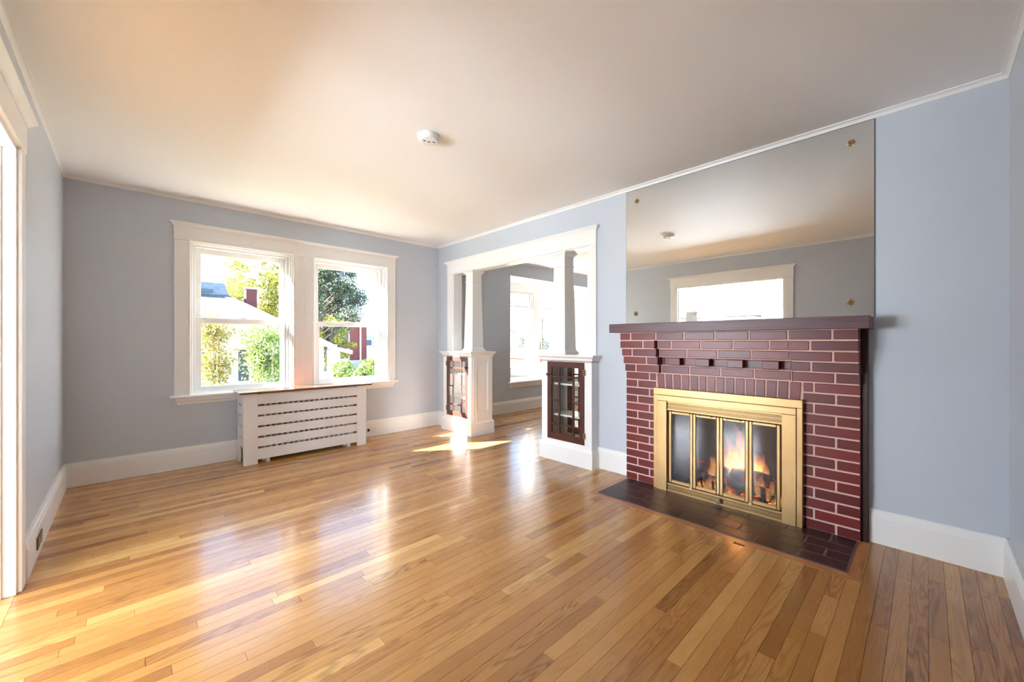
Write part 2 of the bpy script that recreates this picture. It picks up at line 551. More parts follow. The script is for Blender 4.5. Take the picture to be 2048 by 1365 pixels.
# ------------------------------------------------------------------ double-hung sashes
def sash_pair(parent, a0, a1, z0, z1, T_, lock=True, mid=None, blind=False):
    """vinyl frame and two sashes for an opening a0..a1, z0..z1; T_ maps (along, outward, z) to world"""
    fr = 0.035; st = 0.05
    A0, A1, Z1 = a0 + 0.014 + fr, a1 - 0.014 - fr, z1 - 0.005 - fr
    mid = mid or (z0 + z1) / 2 - 0.02
    J = lambda *b: gmap(gbox(*b), T_)
    mkobj('jamb', gmerge(J(a0, a0 + 0.014, -0.004, 0.24, z0, z1), J(a1 - 0.014, a1, -0.004, 0.24, z0, z1), J(a0, a1, -0.004, 0.24, z1 - 0.005, z1), J(a0, a1, 0.0, 0.26, z0 - 0.03, z0 + 0.004)), M['white_trim'], parent)
    mkobj('stop_bead', gmerge(J(a0 + 0.012, a0 + 0.026, 0.03, 0.07, z0, z1 - 0.005), J(a1 - 0.026, a1 - 0.012, 0.03, 0.07, z0, z1 - 0.005), J(a0 + 0.014, a1 - 0.014, 0.03, 0.07, z1 - 0.022, z1 - 0.005)), M['white_trim'], parent, bevel=0.003)
    mkobj('sash_track', gmerge(J(a0 + 0.014, A0, 0.08, 0.19, z0, z1), J(A1, a1 - 0.014, 0.08, 0.19, z0, z1), J(A0, A1, 0.08, 0.19, Z1, z1 - 0.005), J(A0, A1, 0.08, 0.19, z0, z0 + 0.015)), M['white_vinyl'], parent, bevel=0.002)
    zl = z0 + 0.012
    def sash(b0, b1, q0, q1, lo, hi):
        s = mkobj('sash', gmerge(J(A0, A0 + st, b0, b1, q0, q1), J(A1 - st, A1, b0, b1, q0, q1), J(A0 + st, A1 - st, b0, b1, q0, q0 + lo), J(A0 + st, A1 - st, b0, b1, q1 - hi, q1)), M['white_vinyl'], parent, bevel=0.003)
        mkobj('pane', gmap(gbox(A0 + st - 0.005, A1 - st + 0.005, (b0 + b1) / 2 - 0.003, (b0 + b1) / 2 + 0.003, q0 + lo - 0.005, q1 - hi + 0.005), T_), M['glass'], s)
        return s
    lower = sash(0.10, 0.135, zl, mid + 0.03, 0.047, 0.055)
    sash(0.142, 0.177, mid - 0.022, Z1, 0.045, 0.05)
    if lock:
        am = (a0 + a1) / 2
        mkobj('sash_lock', gmap(gloft([(am - 0.03, am + 0.03, 0.105, 0.13, mid + 0.03), (am - 0.018, am + 0.018, 0.108, 0.127, mid + 0.045)]), T_), M['white_vinyl'], lower)

TB = lambda a, b, z: (a, YB + b, z)
win = struct('window_1', (0.3, YB, 0.6), 'white double window with two double hung sashes above the radiator cover', 'window')
sash_pair(win, 0.416, 1.312, 0.69, 2.165, TB, mid=1.405)
sash_pair(win, 1.522, 2.417, 0.69, 2.165, TB, mid=1.405)
def casing(parent, a0, a1, z0, z1, name='casing'):
    g = gmerge(gbox(a0, a1, YB - 0.02, YB + 0.001, z0, z1))
    return mkobj(name, g, M['white_trim'], parent, bevel=0.004, seg=2)
casing(win, 0.30, 0.404, 0.69, 2.157); casing(win, 2.429, 2.534, 0.69, 2.157)
casing(win, 1.324, 1.51, 0.69, 2.157, 'mullion_casing')
mkobj('mullion_bead', gbox(1.405, 1.43, YB - 0.026, YB - 0.018, 0.69, 2.157), M['white_trim'], win, bevel=0.003)
for a0, a1 in ((0.416, 1.312), (1.522, 2.417)):
    mkobj('edge_bead', gmerge(gbox(a0 - 0.014, a0 + 0.004, YB - 0.030, YB + 0.004, 0.69, 2.180), gbox(a1 - 0.004, a1 + 0.014, YB - 0.030, YB + 0.004, 0.69, 2.180), gbox(a0, a1, YB - 0.030, YB + 0.004, 2.154, 2.180)), M['white_trim'], win, bevel=0.003)
mkobj('header', gbox(0.297, 2.537, YB - 0.024, YB + 0.001, 2.157, 2.285), M['white_trim'], win, bevel=0.003)
def crown_cap(parent, x0, x1, z0, z1, out, depth=0.024, name='header_crown'):
    r = []
    for k in range(7):
        t = k / 6
        o = out * (0.12 + 0.88 * (1 - math.cos(t * math.pi / 2)))
        r.append((x0 - o, x1 + o, YB - depth - o, YB + 0.001, z0 + (z1 - z0) * 0.8 * t))
    r.append((x0 - out, x1 + out, YB - depth - out, YB + 0.001, z1))
    return mkobj(name, gloft(r), M['white_trim'], parent)
crown_cap(win, 0.297, 2.537, 2.28, 2.322, 0.032)
mkobj('sill', gbox(0.268, 2.562, YB - 0.055, YB + 0.08, 0.664, 0.69), M['white_trim'], win, bevel=0.010, seg=3)
mkobj('apron', gloft([(0.325, 2.505, YB - 0.014, YB + 0.001, 0.602), (0.322, 2.508, YB - 0.018, YB + 0.001, 0.622), (0.312, 2.518, YB - 0.026, YB + 0.001, 0.632), (0.306, 2.524, YB - 0.034, YB + 0.001, 0.655), (0.302, 2.528, YB - 0.036, YB + 0.001, 0.666)]), M['white_trim'], win)

# dining windows inside the recess
TBY = lambda a, b, z: (a, YB + BD + b, z)
mkobj('recess_back', wall_cells('y', YB + BD, YB + BD + 0.14, bx0, bx1, bz0, bz1, [(4.80, 5.86, 0.70, 2.17), (6.03, 7.10, 0.70, 2.17)]), M['white_trim'], bay)
sash_pair(bay, 4.80, 5.86, 0.70, 2.17, TBY, mid=1.40)
sash_pair(bay, 6.03, 7.10, 0.70, 2.17, TBY, mid=1.40)
mkobj('mullion_casing', gbox(5.865, 6.025, YB + BD - 0.02, YB + BD, 0.70, 2.17), M['white_trim'], bay, bevel=0.003)
mkobj('header', gbox(bx0, bx1, YB + BD - 0.02, YB + BD, 2.175, bz1), M['white_trim'], bay, bevel=0.003)
mkobj('sill', gbox(bx0, bx1, YB + BD - 0.045, YB + BD + 0.04, 0.672, 0.698), M['white_trim'], bay, bevel=0.006)
for a0, a1, lab in ((4.82, 5.84, 'beside the blue wall'), (6.05, 7.08, 'behind the tapered column')):
    bl = thing('window_blind', ((a0 + a1) / 2, YB + BD + 0.05, 2.17), 'raised white slat blind in the dining room window ' + lab, 'blind', 'raised blinds in the dining room')
    mkobj('head_rail', gbox(a0, a1, YB + BD + 0.02, YB + BD + 0.06, 2.12, 2.165), M['white_vinyl'], bl, bevel=0.003)
    for k in range(9):
        mkobj('slat', gbox(a0 + 0.01, a1 - 0.01, YB + BD + 0.022, YB + BD + 0.058, 1.89 + k * 0.011, 1.894 + k * 0.011), M['white_vinyl'], bl)
    mkobj('bottom_rail', gbox(a0 + 0.01, a1 - 0.01, YB + BD + 0.024, YB + BD + 0.056, 1.865, 1.888), M['white_vinyl'], bl, bevel=0.003)
    for k in (0.15, 0.85):
        a = a0 + (a1 - a0) * k
        mkobj('cord', gbox(a - 0.003, a + 0.003, YB + BD + 0.038, YB + BD + 0.042, 1.88, 2.125), M['white_vinyl'], bl)

# ------------------------------------------------------------------ ceiling cove and baseboards
def cove(axis, p, sgn, a0, a1):
    """small cove moulding where wall plane p meets the ceiling; sgn = direction into the room"""
    r = 0.028
    pr = [(p, H), (p + sgn * r, H), (p + sgn * r, H - 0.006)]
    for k in range(1, 6):
        t = k / 6 * math.pi / 2
        pr.append((p + sgn * (r - (r - 0.004) * math.sin(t)), H - 0.006 - (r - 0.008) * (1 - math.cos(t))))
    pr += [(p + sgn * 0.004, H - r + 0.002), (p + sgn * 0.004, H - r), (p, H - r)]
    return gextr(pr, axis, a0, a1)
setting('trim_1', cove('x', YB, -1, XL, XR), M['white_trim'], 'white cove moulding above the window wall', 'moulding')
setting('trim_2', cove('y', XR, -1, YF, YB), M['white_trim'], 'white cove moulding above the fireplace wall', 'moulding')
setting('trim_3', cove('y', XL, 1, YF, YB), M['white_trim'], 'white cove moulding above the cased opening', 'moulding')
setting('trim_4', cove('x', YF, 1, XL, XR), M['white_trim'], 'white cove moulding on the short wall past the fireplace', 'moulding')
setting('trim_5', cove('x', YB, -1, XR2, XD), M['white_trim'], 'white cove moulding in the dining room', 'moulding')

BBH, BBT = 0.197, 0.022
def bb(axis, p, sgn, a0, a1):
    pr = [(p, 0), (p + sgn * BBT, 0), (p + sgn * BBT, 0.155), (p + sgn * 0.019, 0.160), (p + sgn * 0.019, 0.166),
          (p + sgn * 0.017, 0.178), (p + sgn * 0.011, 0.188), (p + sgn * 0.010, BBH), (p, BBH)]
    return gextr(pr, axis, a0, a1)
setting('baseboard_back', gmerge(bb('x', YB, -1, XL, XR)), M['white_trim'], 'white baseboard under the double window', 'baseboard')
setting('baseboard_left', bb('y', XL, 1, 3.115, YB), M['white_trim'], 'white baseboard with the brown outlet', 'baseboard')
setting('baseboard_right', gmerge(bb('y', XR, -1, YF, 0.237), bb('y', XR, -1, 1.825, 2.16), bb('y', XR, -1, 4.60, YB)), M['white_trim'], 'white baseboard either side of the fireplace', 'baseboard')
setting('baseboard_front', bb('x', YF, 1, XL, XR), M['white_trim'], 'white baseboard on the short wall past the fireplace', 'baseboard')
setting('baseboard_dining', bb('x', YB, -1, XR2, XD), M['white_trim'], 'white baseboard under the dining room window', 'baseboard')

# ------------------------------------------------------------------ floor: oak strips
floor = setting('floor', gbox(XS - 0.3, XD + T, YF - 0.15, YB2, -0.12, -0.012), M['floor_gap'], 'honey oak strip floor with mixed board tones', 'floor')
HX0, HX1, HY0, HY1 = 2.667, 3.14, 0.283, 1.803     # hearth
BW = 0.055                                        # oak border round the hearth
def proj(x, y):
    s, c = math.sin(YAW), math.cos(YAW)
    d = x * s + y * c
    return (1024 + F_PX * (x * c - y * s) / d, 683.06 + F_PX * CAM_H / d, d) if d > 0.05 else (0, 0, -1)
def board_geo(x0, x1, y0, y1):
    g = 0.0006
    return gbox(x0 + g, x1 - g, y0 + g, y1 - g, -0.014, 0.0)
boards = []
PW = 0.0572
rows = int(math.ceil((YB - YF) / PW))
def cut_rows(xa, xb, ya, yb, x_start):
    x = xa - random.uniform(0, 1.0)
    while x < xb:
        L = random.choice((random.uniform(0.25, 0.7), random.uniform(0.7, 1.6), random.uniform(1.0, 2.3)))
        x0, x1 = max(x, xa), min(x + L, xb)
        if x1 - x0 > 0.04:
            boards.append((x0, x1, ya, yb))
        x += L
for r in range(rows):
    ya, yb = YF + r * PW, min(YF + (r + 1) * PW, YB)
    if yb <= HY0 - BW or ya >= HY1 + BW:
        cut_rows(XL, XR if not (2.2 < (ya + yb) / 2 < 4.56) else 5.0, ya, yb, 0)
    else:
        cut_rows(XL, HX0 - BW, ya, yb, 0)
        if ya < HY0 - BW < yb: cut_rows(HX0 - BW, XR, ya, HY0 - BW, 0)
        if ya < HY1 + BW < yb: cut_rows(HX0 - BW, XR, HY1 + BW, yb, 0)
    if (ya + yb) / 2 > 2.2:
        cut_rows(5.0 if (ya + yb) / 2 < 4.56 else XR2, XD, ya, yb, 0)
def board_area(b):
    P = [proj(x, y) for x, y in ((b[0], b[2]), (b[1], b[2]), (b[1], b[3]), (b[0], b[3]))]
    if any(p[2] < 0.25 for p in P): return 0
    P = [(min(max(p[0], 0), 2048), min(max(p[1], 0), 1365)) for p in P]
    return abs(sum(P[i][0] * P[(i + 1) % 4][1] - P[(i + 1) % 4][0] * P[i][1] for i in range(4))) / 2
boards.sort(key=board_area, reverse=True)
def board_attrs(me, spans):
    """spans: list of (nverts, tone, ring, ox, oy); grain coordinates are stored so that every strip has its own figure"""
    at = me.attributes.new('tone', 'FLOAT_COLOR', 'POINT')
    gcl = me.attributes.new('gc', 'FLOAT_VECTOR', 'POINT')
    cols, gcs, i = [], [], 0
    for n, tone, ring, ox, oy, cx, cy in spans:
        for k in range(n):
            v = me.vertices[i + k].co
            cols += [tone, ring, 0, 1]
            gcs += [v.x + cx + ox, v.y + cy + oy, oy]
        i += n
    at.data.foreach_set('color', cols)
    gcl.data.foreach_set('vector', gcs)
def board_params():
    t = random.gauss(0.52, 0.16)
    if random.random() < 0.08: t = random.uniform(0.05, 0.25)
    if random.random() < 0.08: t = random.uniform(0.8, 1.0)
    return min(max(t, 0), 1), random.random() ** 1.5, random.uniform(0, 90), random.uniform(0, 90)
for b in boards[:300]:
    o = mkobj('plank', board_geo(*b), M['oak'], floor)
    c = wloc(o)
    board_attrs(o.data, [(len(o.data.vertices), *board_params(), c.x, c.y)])
rest = boards[300:]
o = mkobj('planks', gmerge(*[board_geo(*b) for b in rest]), M['oak'], floor)
tag(o, kind='stuff')
c = wloc(o)
board_attrs(o.data, [(8, *board_params(), c.x, c.y) for b in rest])
# sunroom boards
o = mkobj('planks', gmerge(*[board_geo(XS, XL, y, y + 0.08) for y in np.arange(YF, YB - 0.05, 0.08)]), M['oak'], floor)
tag(o, kind='stuff')
c = wloc(o)
board_attrs(o.data, [(8, *board_params(), c.x, c.y) for y in np.arange(YF, YB - 0.05, 0.08)])

# ------------------------------------------------------------------ cased opening to the dining room
XC = (XR + XR2) / 2
def both_sides(geo):
    return gmerge(geo, gmap(geo, lambda x, y, z: (2 * XC - x, y, z)))
op = struct('door_2', (XC, 3.4, 1.07), 'white cased opening with beam header over the two tapered columns', 'doorway')
def crown_x(y0, y1, z0, z1, out, x, depth):
    r = []
    for k in range(7):
        t = k / 6
        o_ = out * (0.12 + 0.88 * (1 - math.cos(t * math.pi / 2)))
        r.append((x - depth - o_, x + 0.001, y0 - o_, y1 + o_, z0 + (z1 - z0) * 0.8 * t))
    r.append((x - depth - out, x + 0.001, y0 - out, y1 + out, z1))
    return gloft(r)
mkobj('header', both_sides(gbox(XR - 0.022, XR + 0.001, 2.174, 4.637, 2.128, 2.262)), M['white_trim'], op, bevel=0.003)
mkobj('header_crown', both_sides(crown_x(2.174, 4.637, 2.255, 2.300, 0.032, XR, 0.022)), M['white_trim'], op)
mkobj('soffit', gbox(XR - 0.004, XR2 + 0.004, 2.28, 4.50, 2.118, 2.132), M['white_trim'], op)
for y0, y1 in ((2.176, 2.262), (4.515, 4.635)):
    mkobj('casing', both_sides(gbox(XR - 0.018, XR + 0.001, y0, y1, 1.06, 2.13)), M['white_trim'], op, bevel=0.004, seg=2)
mkobj('jamb', gbox(XR - 0.006, XR2 + 0.006, 2.262, 2.283, 1.06, 2.122), M['white_trim'], op)
mkobj('jamb', gbox(XR - 0.006, XR2 + 0.006, 4.497, 4.517, 1.06, 2.122), M['white_trim'], op)
mkobj('stop', gbox(XR + 0.03, XR2 - 0.03, 2.283, 2.295, 1.06, 2.118), M['white_trim'], op, bevel=0.002)

# ------------------------------------------------------------------ glazed cabinet pedestals
def pedestal(y0, y1, flip, label):
    """y0<y1 body; flip=True puts hinges on the high-y side"""
    t = thing('cabinet_pedestal', (XC, (y0 + y1) / 2, 0), label, 'cabinet', 'glazed cabinet pedestals')
    xf, xb = 3.11, 3.45
    sx, sb = xf, xb
    dy0, dy1 = (y0 + 0.082, y1 - 0.079) if not flip else (y0 + 0.075, y1 - 0.085)
    dz0, dz1 = 0.210, 0.996
    # carcass
    mkobj('side_panel', gbox(xf + 0.019, xb - 0.019, y0, y0 + 0.02, 0, 1.03), M['white_trim'], t)
    mkobj('side_panel', gbox(xf + 0.019, xb - 0.019, y1 - 0.02, y1, 0, 1.03), M['white_trim'], t)
    mkobj('bottom_panel', gbox(xf + 0.02, xb - 0.02, y0 + 0.02, y1 - 0.02, 0.18, 0.20), M['cabinet_white'], t)
    mkobj('top_panel', gbox(xf, xb, y0, y1, 1.0, 1.03), M['white_trim'], t)
    for z in (0.46, 0.775):
        mkobj('shelf', gbox(xf + 0.05, xb - 0.05, y0 + 0.02, y1 - 0.02, z - 0.018, z), M['white_trim'], t)
    g = gmerge(gbox(xf, xf + 0.02, y0, dy0, 0, 1.02), gbox(xf, xf + 0.02, dy1, y1, 0, 1.02), gbox(xf, xf + 0.02, dy0, dy1, 0, dz0), gbox(xf, xf + 0.02, dy0, dy1, dz1, 1.02))
    mkobj('face_frame', g, M['white_trim'], t)
    mkobj('face_frame', gmap(g, lambda x, y, z: (xf + xb - x, y, z)), M['white_trim'], t)
    # plinth and cap
    b = [(xf - 0.022, xb + 0.022, y0 - 0.02, y1 + 0.02, 0.0), (xf - 0.022, xb + 0.022, y0 - 0.02, y1 + 0.02, 0.150),
         (xf - 0.016, xb + 0.016, y0 - 0.014, y1 + 0.014, 0.160), (xf - 0.006, xb + 0.006, y0 - 0.005, y1 + 0.005, 0.176), (xf - 0.001, xb + 0.001, y0 - 0.001, y1 + 0.001, 0.180)]
    mkobj('plinth', gloft(b), M['white_trim'], t)
    cp = [(xf - 0.002, xb + 0.002, y0 - 0.002, y1 + 0.002, 1.005), (xf - 0.012, xb + 0.012, y0 - 0.012, y1 + 0.012, 1.015), (xf - 0.018, xb + 0.018, y0 - 0.018, y1 + 0.018, 1.034),
          (xf - 0.030, xb + 0.030, y0 - 0.030, y1 + 0.030, 1.044), (xf - 0.042, xb + 0.042, y0 - 0.042, y1 + 0.042, 1.050), (xf - 0.042, xb + 0.042, y0 - 0.042, y1 + 0.042, 1.066)]
    mkobj('cap', gloft(cp), M['white_trim'], t)
    if flip:   # panelled side facing the opening
        pz0, pz1, px0, px1 = 0.30, 0.93, xf + 0.075, xb - 0.075
        fr = gmerge(gbox(xf + 0.019, px0, y0 - 0.008, y0 + 0.001, 0.17, 1.01), gbox(px1, xb, y0 - 0.008, y0 + 0.001, 0.17, 1.01), gbox(px0, px1, y0 - 0.008, y0 + 0.001, 0.17, pz0), gbox(px0, px1, y0 - 0.008, y0 + 0.001, pz1, 1.01))
        mkobj('panel_frame', fr, M['white_trim'], t, bevel=0.003)
        mkobj('panel_bead', gmerge(gbox(px0, px0 + 0.012, y0 - 0.006, y0 + 0.001, pz0, pz1), gbox(px1 - 0.012, px1, y0 - 0.006, y0 + 0.001, pz0, pz1), gbox(px0, px1, y0 - 0.006, y0 + 0.001, pz0, pz0 + 0.012), gbox(px0, px1, y0 - 0.006, y0 + 0.001, pz1 - 0.012, pz1)), M['white_trim'], t, bevel=0.003)
    # a glazed door on either face
    for R in (lambda g: g, lambda g: gmap(g, lambda x, y, z: (xf + xb - x, y, z))):
        d0, d1 = xf - 0.006, xf + 0.016
        s = 0.056
        W = dy1 - dy0
        v = [dy0 + s, dy0 + 0.134, dy1 - 0.151, dy1 - s] if not flip else [dy0 + s, dy0 + 0.145, dy1 - 0.140, dy1 - s]
        frame = gmerge(gbox(d0, d1, dy0, dy0 + s, dz0, dz1), gbox(d0, d1, dy1 - s, dy1, dz0, dz1), gbox(d0, d1, dy0 + s, dy1 - s, dz0, 0.275), gbox(d0, d1, dy0 + s, dy1 - s, 0.938, dz1))
        door = mkobj('door', R(frame), M['door_wood'], t, bevel=0.002)
        m0, m1 = d0 + 0.003, d1 - 0.003
        bw = 0.010
        for yv in v[1:3]:
            mkobj('muntin', R(gbox(m0, m1, yv - bw, yv + bw, 0.272, 0.941)), M['door_wood'], door, bevel=0.002)
        for z in (0.845, 0.362):
            mkobj('muntin', R(gbox(m0, m1, dy0 + s - 0.003, dy1 - s + 0.003, z - 0.0085, z + 0.0085)), M['door_wood'], door, bevel=0.002)
        for ya, yb in ((v[0] - 0.003, v[1]), (v[2], v[3] + 0.003)):
            mkobj('muntin', R(gbox(m0, m1, ya, yb, 0.603 - 0.007, 0.603 + 0.007)), M['door_wood'], door, bevel=0.002)
        mkobj('pane', R(gbox(d0 + 0.009, d0 + 0.012, dy0 + s - 0.004, dy1 - s + 0.004, 0.271, 0.942)), M['cabinet_glass'], door)
        hy, ky = (dy0, dy1) if not flip else (dy1, dy0)
        sg = 1 if not flip else -1
        for z in (0.30, 0.90):
            mkobj('hinge', R(gmerge(gtube([(d0 - 0.003, hy - sg * 0.002, z - 0.03), (d0 - 0.003, hy - sg * 0.002, z + 0.03)], 0.005, 8), gbox(d0 - 0.003, d0, hy - 0.014, hy + 0.014, z - 0.026, z + 0.026))), M['brass_dark'], door)
        kc = (d0, ky - sg * 0.022, 0.862)
        mkobj('knob', R(gmerge(glathe([(0.004, 0), (0.004, -0.012), (0.013, -0.016), (0.014, -0.024), (0.006, -0.028)], kc, 'x', 12), gbox(d0 - 0.008, d0 - 0.002, kc[1] - 0.008, kc[1] + sg * 0.035 if sg > 0 else kc[1] + 0.008, 0.858, 0.868) if sg > 0 else gbox(d0 - 0.008, d0 - 0.002, kc[1] - 0.035, kc[1] + 0.008, 0.858, 0.868))), M['steel_black'], door)
    return t
pedestal(2.162, 2.784, False, 'white pedestal cabinet with a mahogany glazed door, next to the fireplace wall')
pedestal(3.970, 4.595, True, 'white pedestal cabinet with a mahogany glazed door, in the corner by the window wall')

def column(yc, label):
    t = thing('tapered_column', (XC, yc, 1.066), label, 'column', 'tapered square columns')
    xc = 3.277
    R = lambda h, z: (xc - h, xc + h, yc - h, yc + h, z)
    mkobj('base', gloft([R(0.112, 1.066), R(0.112, 1.088), R(0.104, 1.094), R(0.094, 1.108), R(0.091, 1.118)]), M['white_trim'], t)
    mkobj('shaft', gloft([R(0.091, 1.112), R(0.0715, 1.975)]), M['white_trim'], t)
    mkobj('neck_band', gloft([R(0.072, 1.965), R(0.080, 1.968), R(0.080, 1.978), R(0.073, 1.982)]), M['white_trim'], t)
    mkobj('capital', gloft([R(0.0725, 1.978), R(0.072, 2.06), R(0.075, 2.075), R(0.085, 2.09), R(0.094, 2.098), R(0.100, 2.10), R(0.100, 2.119)]), M['white_trim'], t)
    return t
column(2.630, 'white tapered column on the pedestal nearer the brick fireplace')
column(4.140, 'white tapered column on the pedestal nearer the window wall')

# ------------------------------------------------------------------ cased opening to the sunroom (left wall)
lo = struct('door_1', (XL, 2.2, 0), 'wide white cased opening in the blue side wall', 'doorway')
both_l = lambda g: gmerge(g, gmap(g, lambda x, y, z: (2 * (XL - T / 2) - x, y, z)))
mkobj('header', both_l(gbox(XL - 0.001, XL + 0.024, 1.30, 3.09, 2.125, 2.262)), M['white_trim'], lo, bevel=0.003)
mkobj('header_crown', both_l(gmap(crown_x(1.30, 3.09, 2.255, 2.300, 0.032, -XL, 0.024), lambda x, y, z: (-x, y, z))), M['white_trim'], lo)
for y0, y1 in ((1.305, 1.415), (2.995, 3.085)):
    mkobj('casing', both_l(gbox(XL - 0.001, XL + 0.02, y0, y1, 0, 2.126)), M['white_trim'], lo, bevel=0.005, seg=2)
for y0, y1 in ((1.412, 1.432), (2.978, 2.998)):
    mkobj('jamb', gbox(XL - T - 0.004, XL + 0.004, y0, y1, 0, 2.12), M['white_trim'], lo, bevel=0.002)
mkobj('jamb', gbox(XL - T - 0.004, XL + 0.004, 1.432, 2.978, 2.105, 2.13), M['white_trim'], lo)
for y0, y1 in ((1.432, 1.444), (2.966, 2.978)):
    mkobj('stop', gbox(XL - T + 0.03, XL - 0.04, y0, y1, 0, 2.105), M['white_trim'], lo, bevel=0.002)

# ------------------------------------------------------------------ sunroom shell
SUN_W = [(-0.05, 0.865), (1.115, 2.03), (2.277, 3.189), (3.442, 4.354)]
setting('wall_sunroom', wall_cells('x', XS - 0.16, XS, YF - 0.15, YB2, -0.05, H + 0.1, [(a, b, 0.7, 2.10) for a, b in SUN_W]), M['white_trim'], 'white window wall of the sunroom', 'wall')
setting('wall_porch', gbox(XS, XL - T, YB, YB2, -0.05, H + 0.1), M['white_trim'], 'white end wall of the sunroom', 'wall')
setting('wall_entry', gbox(XS, XL - T, YF - 0.15, YF, -0.05, H + 0.1), M['white_trim'], 'white end wall of the sunroom by the entry', 'wall')
TS = lambda a, b, z: (XS - b, a, z)
names = ['by the entry end', 'opposite the opening, toward the entry', 'opposite the opening', 'by the garden end']
for k, (a, b) in enumerate(SUN_W):
    w = struct('window_%d' % (4 + k), (XS, (a + b) / 2, 0.7), 'white double hung sunroom window ' + names[k], 'window')
    sash_pair(w, a, b, 0.70, 2.10, TS, lock=False)
    mkobj('casing', gmerge(gbox(XS, XS + 0.02, a - 0.10, a, 0.66, 2.10), gbox(XS, XS + 0.02, b, b + 0.10, 0.66, 2.10)), M['white_trim'], w, bevel=0.003)
    mkobj('header', gbox(XS, XS + 0.024, a - 0.11, b + 0.11, 2.10, 2.24), M['white_trim'], w, bevel=0.004)
    mkobj('sill', gbox(XS - 0.02, XS + 0.05, a - 0.12, b + 0.12, 0.66, 0.69), M['white_trim'], w, bevel=0.006)
    sh = thing('roller_blind', (XS - 0.03, (a + b) / 2, 2.09), 'raised white fabric shade in the sunroom window ' + names[k], 'blind', 'raised shades in the sunroom')
    mkobj('head_box', gbox(XS - 0.075, XS - 0.015, a + 0.02, b - 0.02, 2.015, 2.09), M['white_vinyl'], sh, bevel=0.004)
    mkobj('cloth', gbox(XS - 0.05, XS - 0.046, a + 0.035, b - 0.035, 1.90, 2.02), M['white_trim'], sh)
    mkobj('hem_bar', gbox(XS - 0.055, XS - 0.041, a + 0.03, b - 0.03, 1.885, 1.905), M['white_vinyl'], sh, bevel=0.003)


# ------------------------------------------------------------------ radiator and its cover
rx0, rx1, ry0, ry1 = 0.786, 1.990, 4.522, 4.815
rc = thing('radiator_cover', ((rx0 + rx1) / 2, 4.67, 0), 'white slatted radiator cover with a varnished wood top under the double window', 'radiator cover')
mkobj('top_board', gbox(0.748, 2.047, 4.492, 4.818, 0.690, 0.708), M['radiator_top_wood'], rc, bevel=0.004, seg=2)
mkobj('front_stile', gbox(rx0, 0.905, ry0, ry0 + 0.02, 0, 0.69), M['radiator_white'], rc, bevel=0.0015)
mkobj('front_stile', gbox(1.885, rx1, ry0, ry0 + 0.02, 0, 0.69), M['radiator_white'], rc, bevel=0.0015)
GAPS = [(0.562, 0.581), (0.460, 0.479), (0.354, 0.373), (0.250, 0.270), (0.148, 0.168)]
edges = [0.682] + [e for a, b in GAPS for e in (b, a)] + [0.042]
for k in range(0, len(edges), 2):
    mkobj('slat', gbox(0.905, 1.885, ry0 + 0.004, ry0 + 0.020, edges[k + 1], edges[k]), M['radiator_white'], rc, bevel=0.0015)
mkobj('back_batten', gbox(0.905, 0.935, ry0 + 0.02, ry0 + 0.04, 0.04, 0.69), M['radiator_top_wood'], rc)
mkobj('back_batten', gbox(1.855, 1.885, ry0 + 0.02, ry0 + 0.04, 0.04, 0.69), M['radiator_top_wood'], rc)
for x0, x1 in ((rx0, rx0 + 0.018), (rx1 - 0.018, rx1)):
    g = [gbox(x0, x1, ry0 + 0.02, ry0 + 0.085, 0.17, 0.69), gbox(x0, x1, ry0 + 0.02, ry0 + 0.03, 0, 0.17), gbox(x0, x1, 4.745, ry1, 0, 0.69)]
    zz = [0.69, 0.580, 0.568, 0.478, 0.466, 0.374, 0.362, 0.268, 0.256, 0.17]
    for k in range(0, len(zz), 2):
        g.append(gbox(x0, x1, ry0 + 0.085, 4.745, zz[k + 1], zz[k]))
    mkobj('end_panel', gmerge(*g), M['radiator_white'], rc)
for x in (1.0, 1.80):
    mkobj('foot', gbox(x - 0.014, x + 0.014, ry0 + 0.022, ry0 + 0.045, 0, 0.075), M['radiator_white'], rc, bevel=0.003)
rad = thing('radiator', (1.39, 4.69, 0), 'old silver column radiator inside the white slatted cover', 'radiator')
def rad_section(x):
    gs = []
    for y in (4.578, 4.665, 4.752):
        gs.append(gloft([(x - 0.014, x + 0.014, y - 0.02, y + 0.02, 0.085), (x - 0.019, x + 0.019, y - 0.026, y + 0.026, 0.11), (x - 0.012, x + 0.012, y - 0.02, y + 0.02, 0.16), (x - 0.012, x + 0.012, y - 0.02, y + 0.02, 0.56), (x - 0.019, x + 0.019, y - 0.026, y + 0.026, 0.61), (x - 0.013, x + 0.013, y - 0.018, y + 0.018, 0.635)]))
    gs.append(gbox(x - 0.014, x + 0.014, 4.57, 4.77, 0.575, 0.605))
    gs.append(gbox(x - 0.014, x + 0.014, 4.57, 4.77, 0.105, 0.135))
    return gmerge(*gs)
first = mkobj('column_section', rad_section(0.975), M['radiator_metal'], rad, bevel=0.004)
N_SEC = 17
for k in range(1, N_SEC):
    o = first.copy(); COL.objects.link(o); o.parent = rad
    o.location = first.location + Vector((k * 0.0512, 0, 0))
mkobj('hub_pipe', gmerge(gtube([(0.95, 4.69, 0.59), (1.82, 4.69, 0.59)], 0.02, 10), gtube([(0.95, 4.69, 0.12), (1.82, 4.69, 0.12)], 0.02, 10)), M['radiator_metal'], rad)
for x in (0.985, 1.785):
    for y in (4.63, 4.75):
        mkobj('leg', gloft([(x - 0.02, x + 0.02, y - 0.02, y + 0.02, 0), (x - 0.012, x + 0.012, y - 0.014, y + 0.014, 0.09)]), M['radiator_metal'], rad)

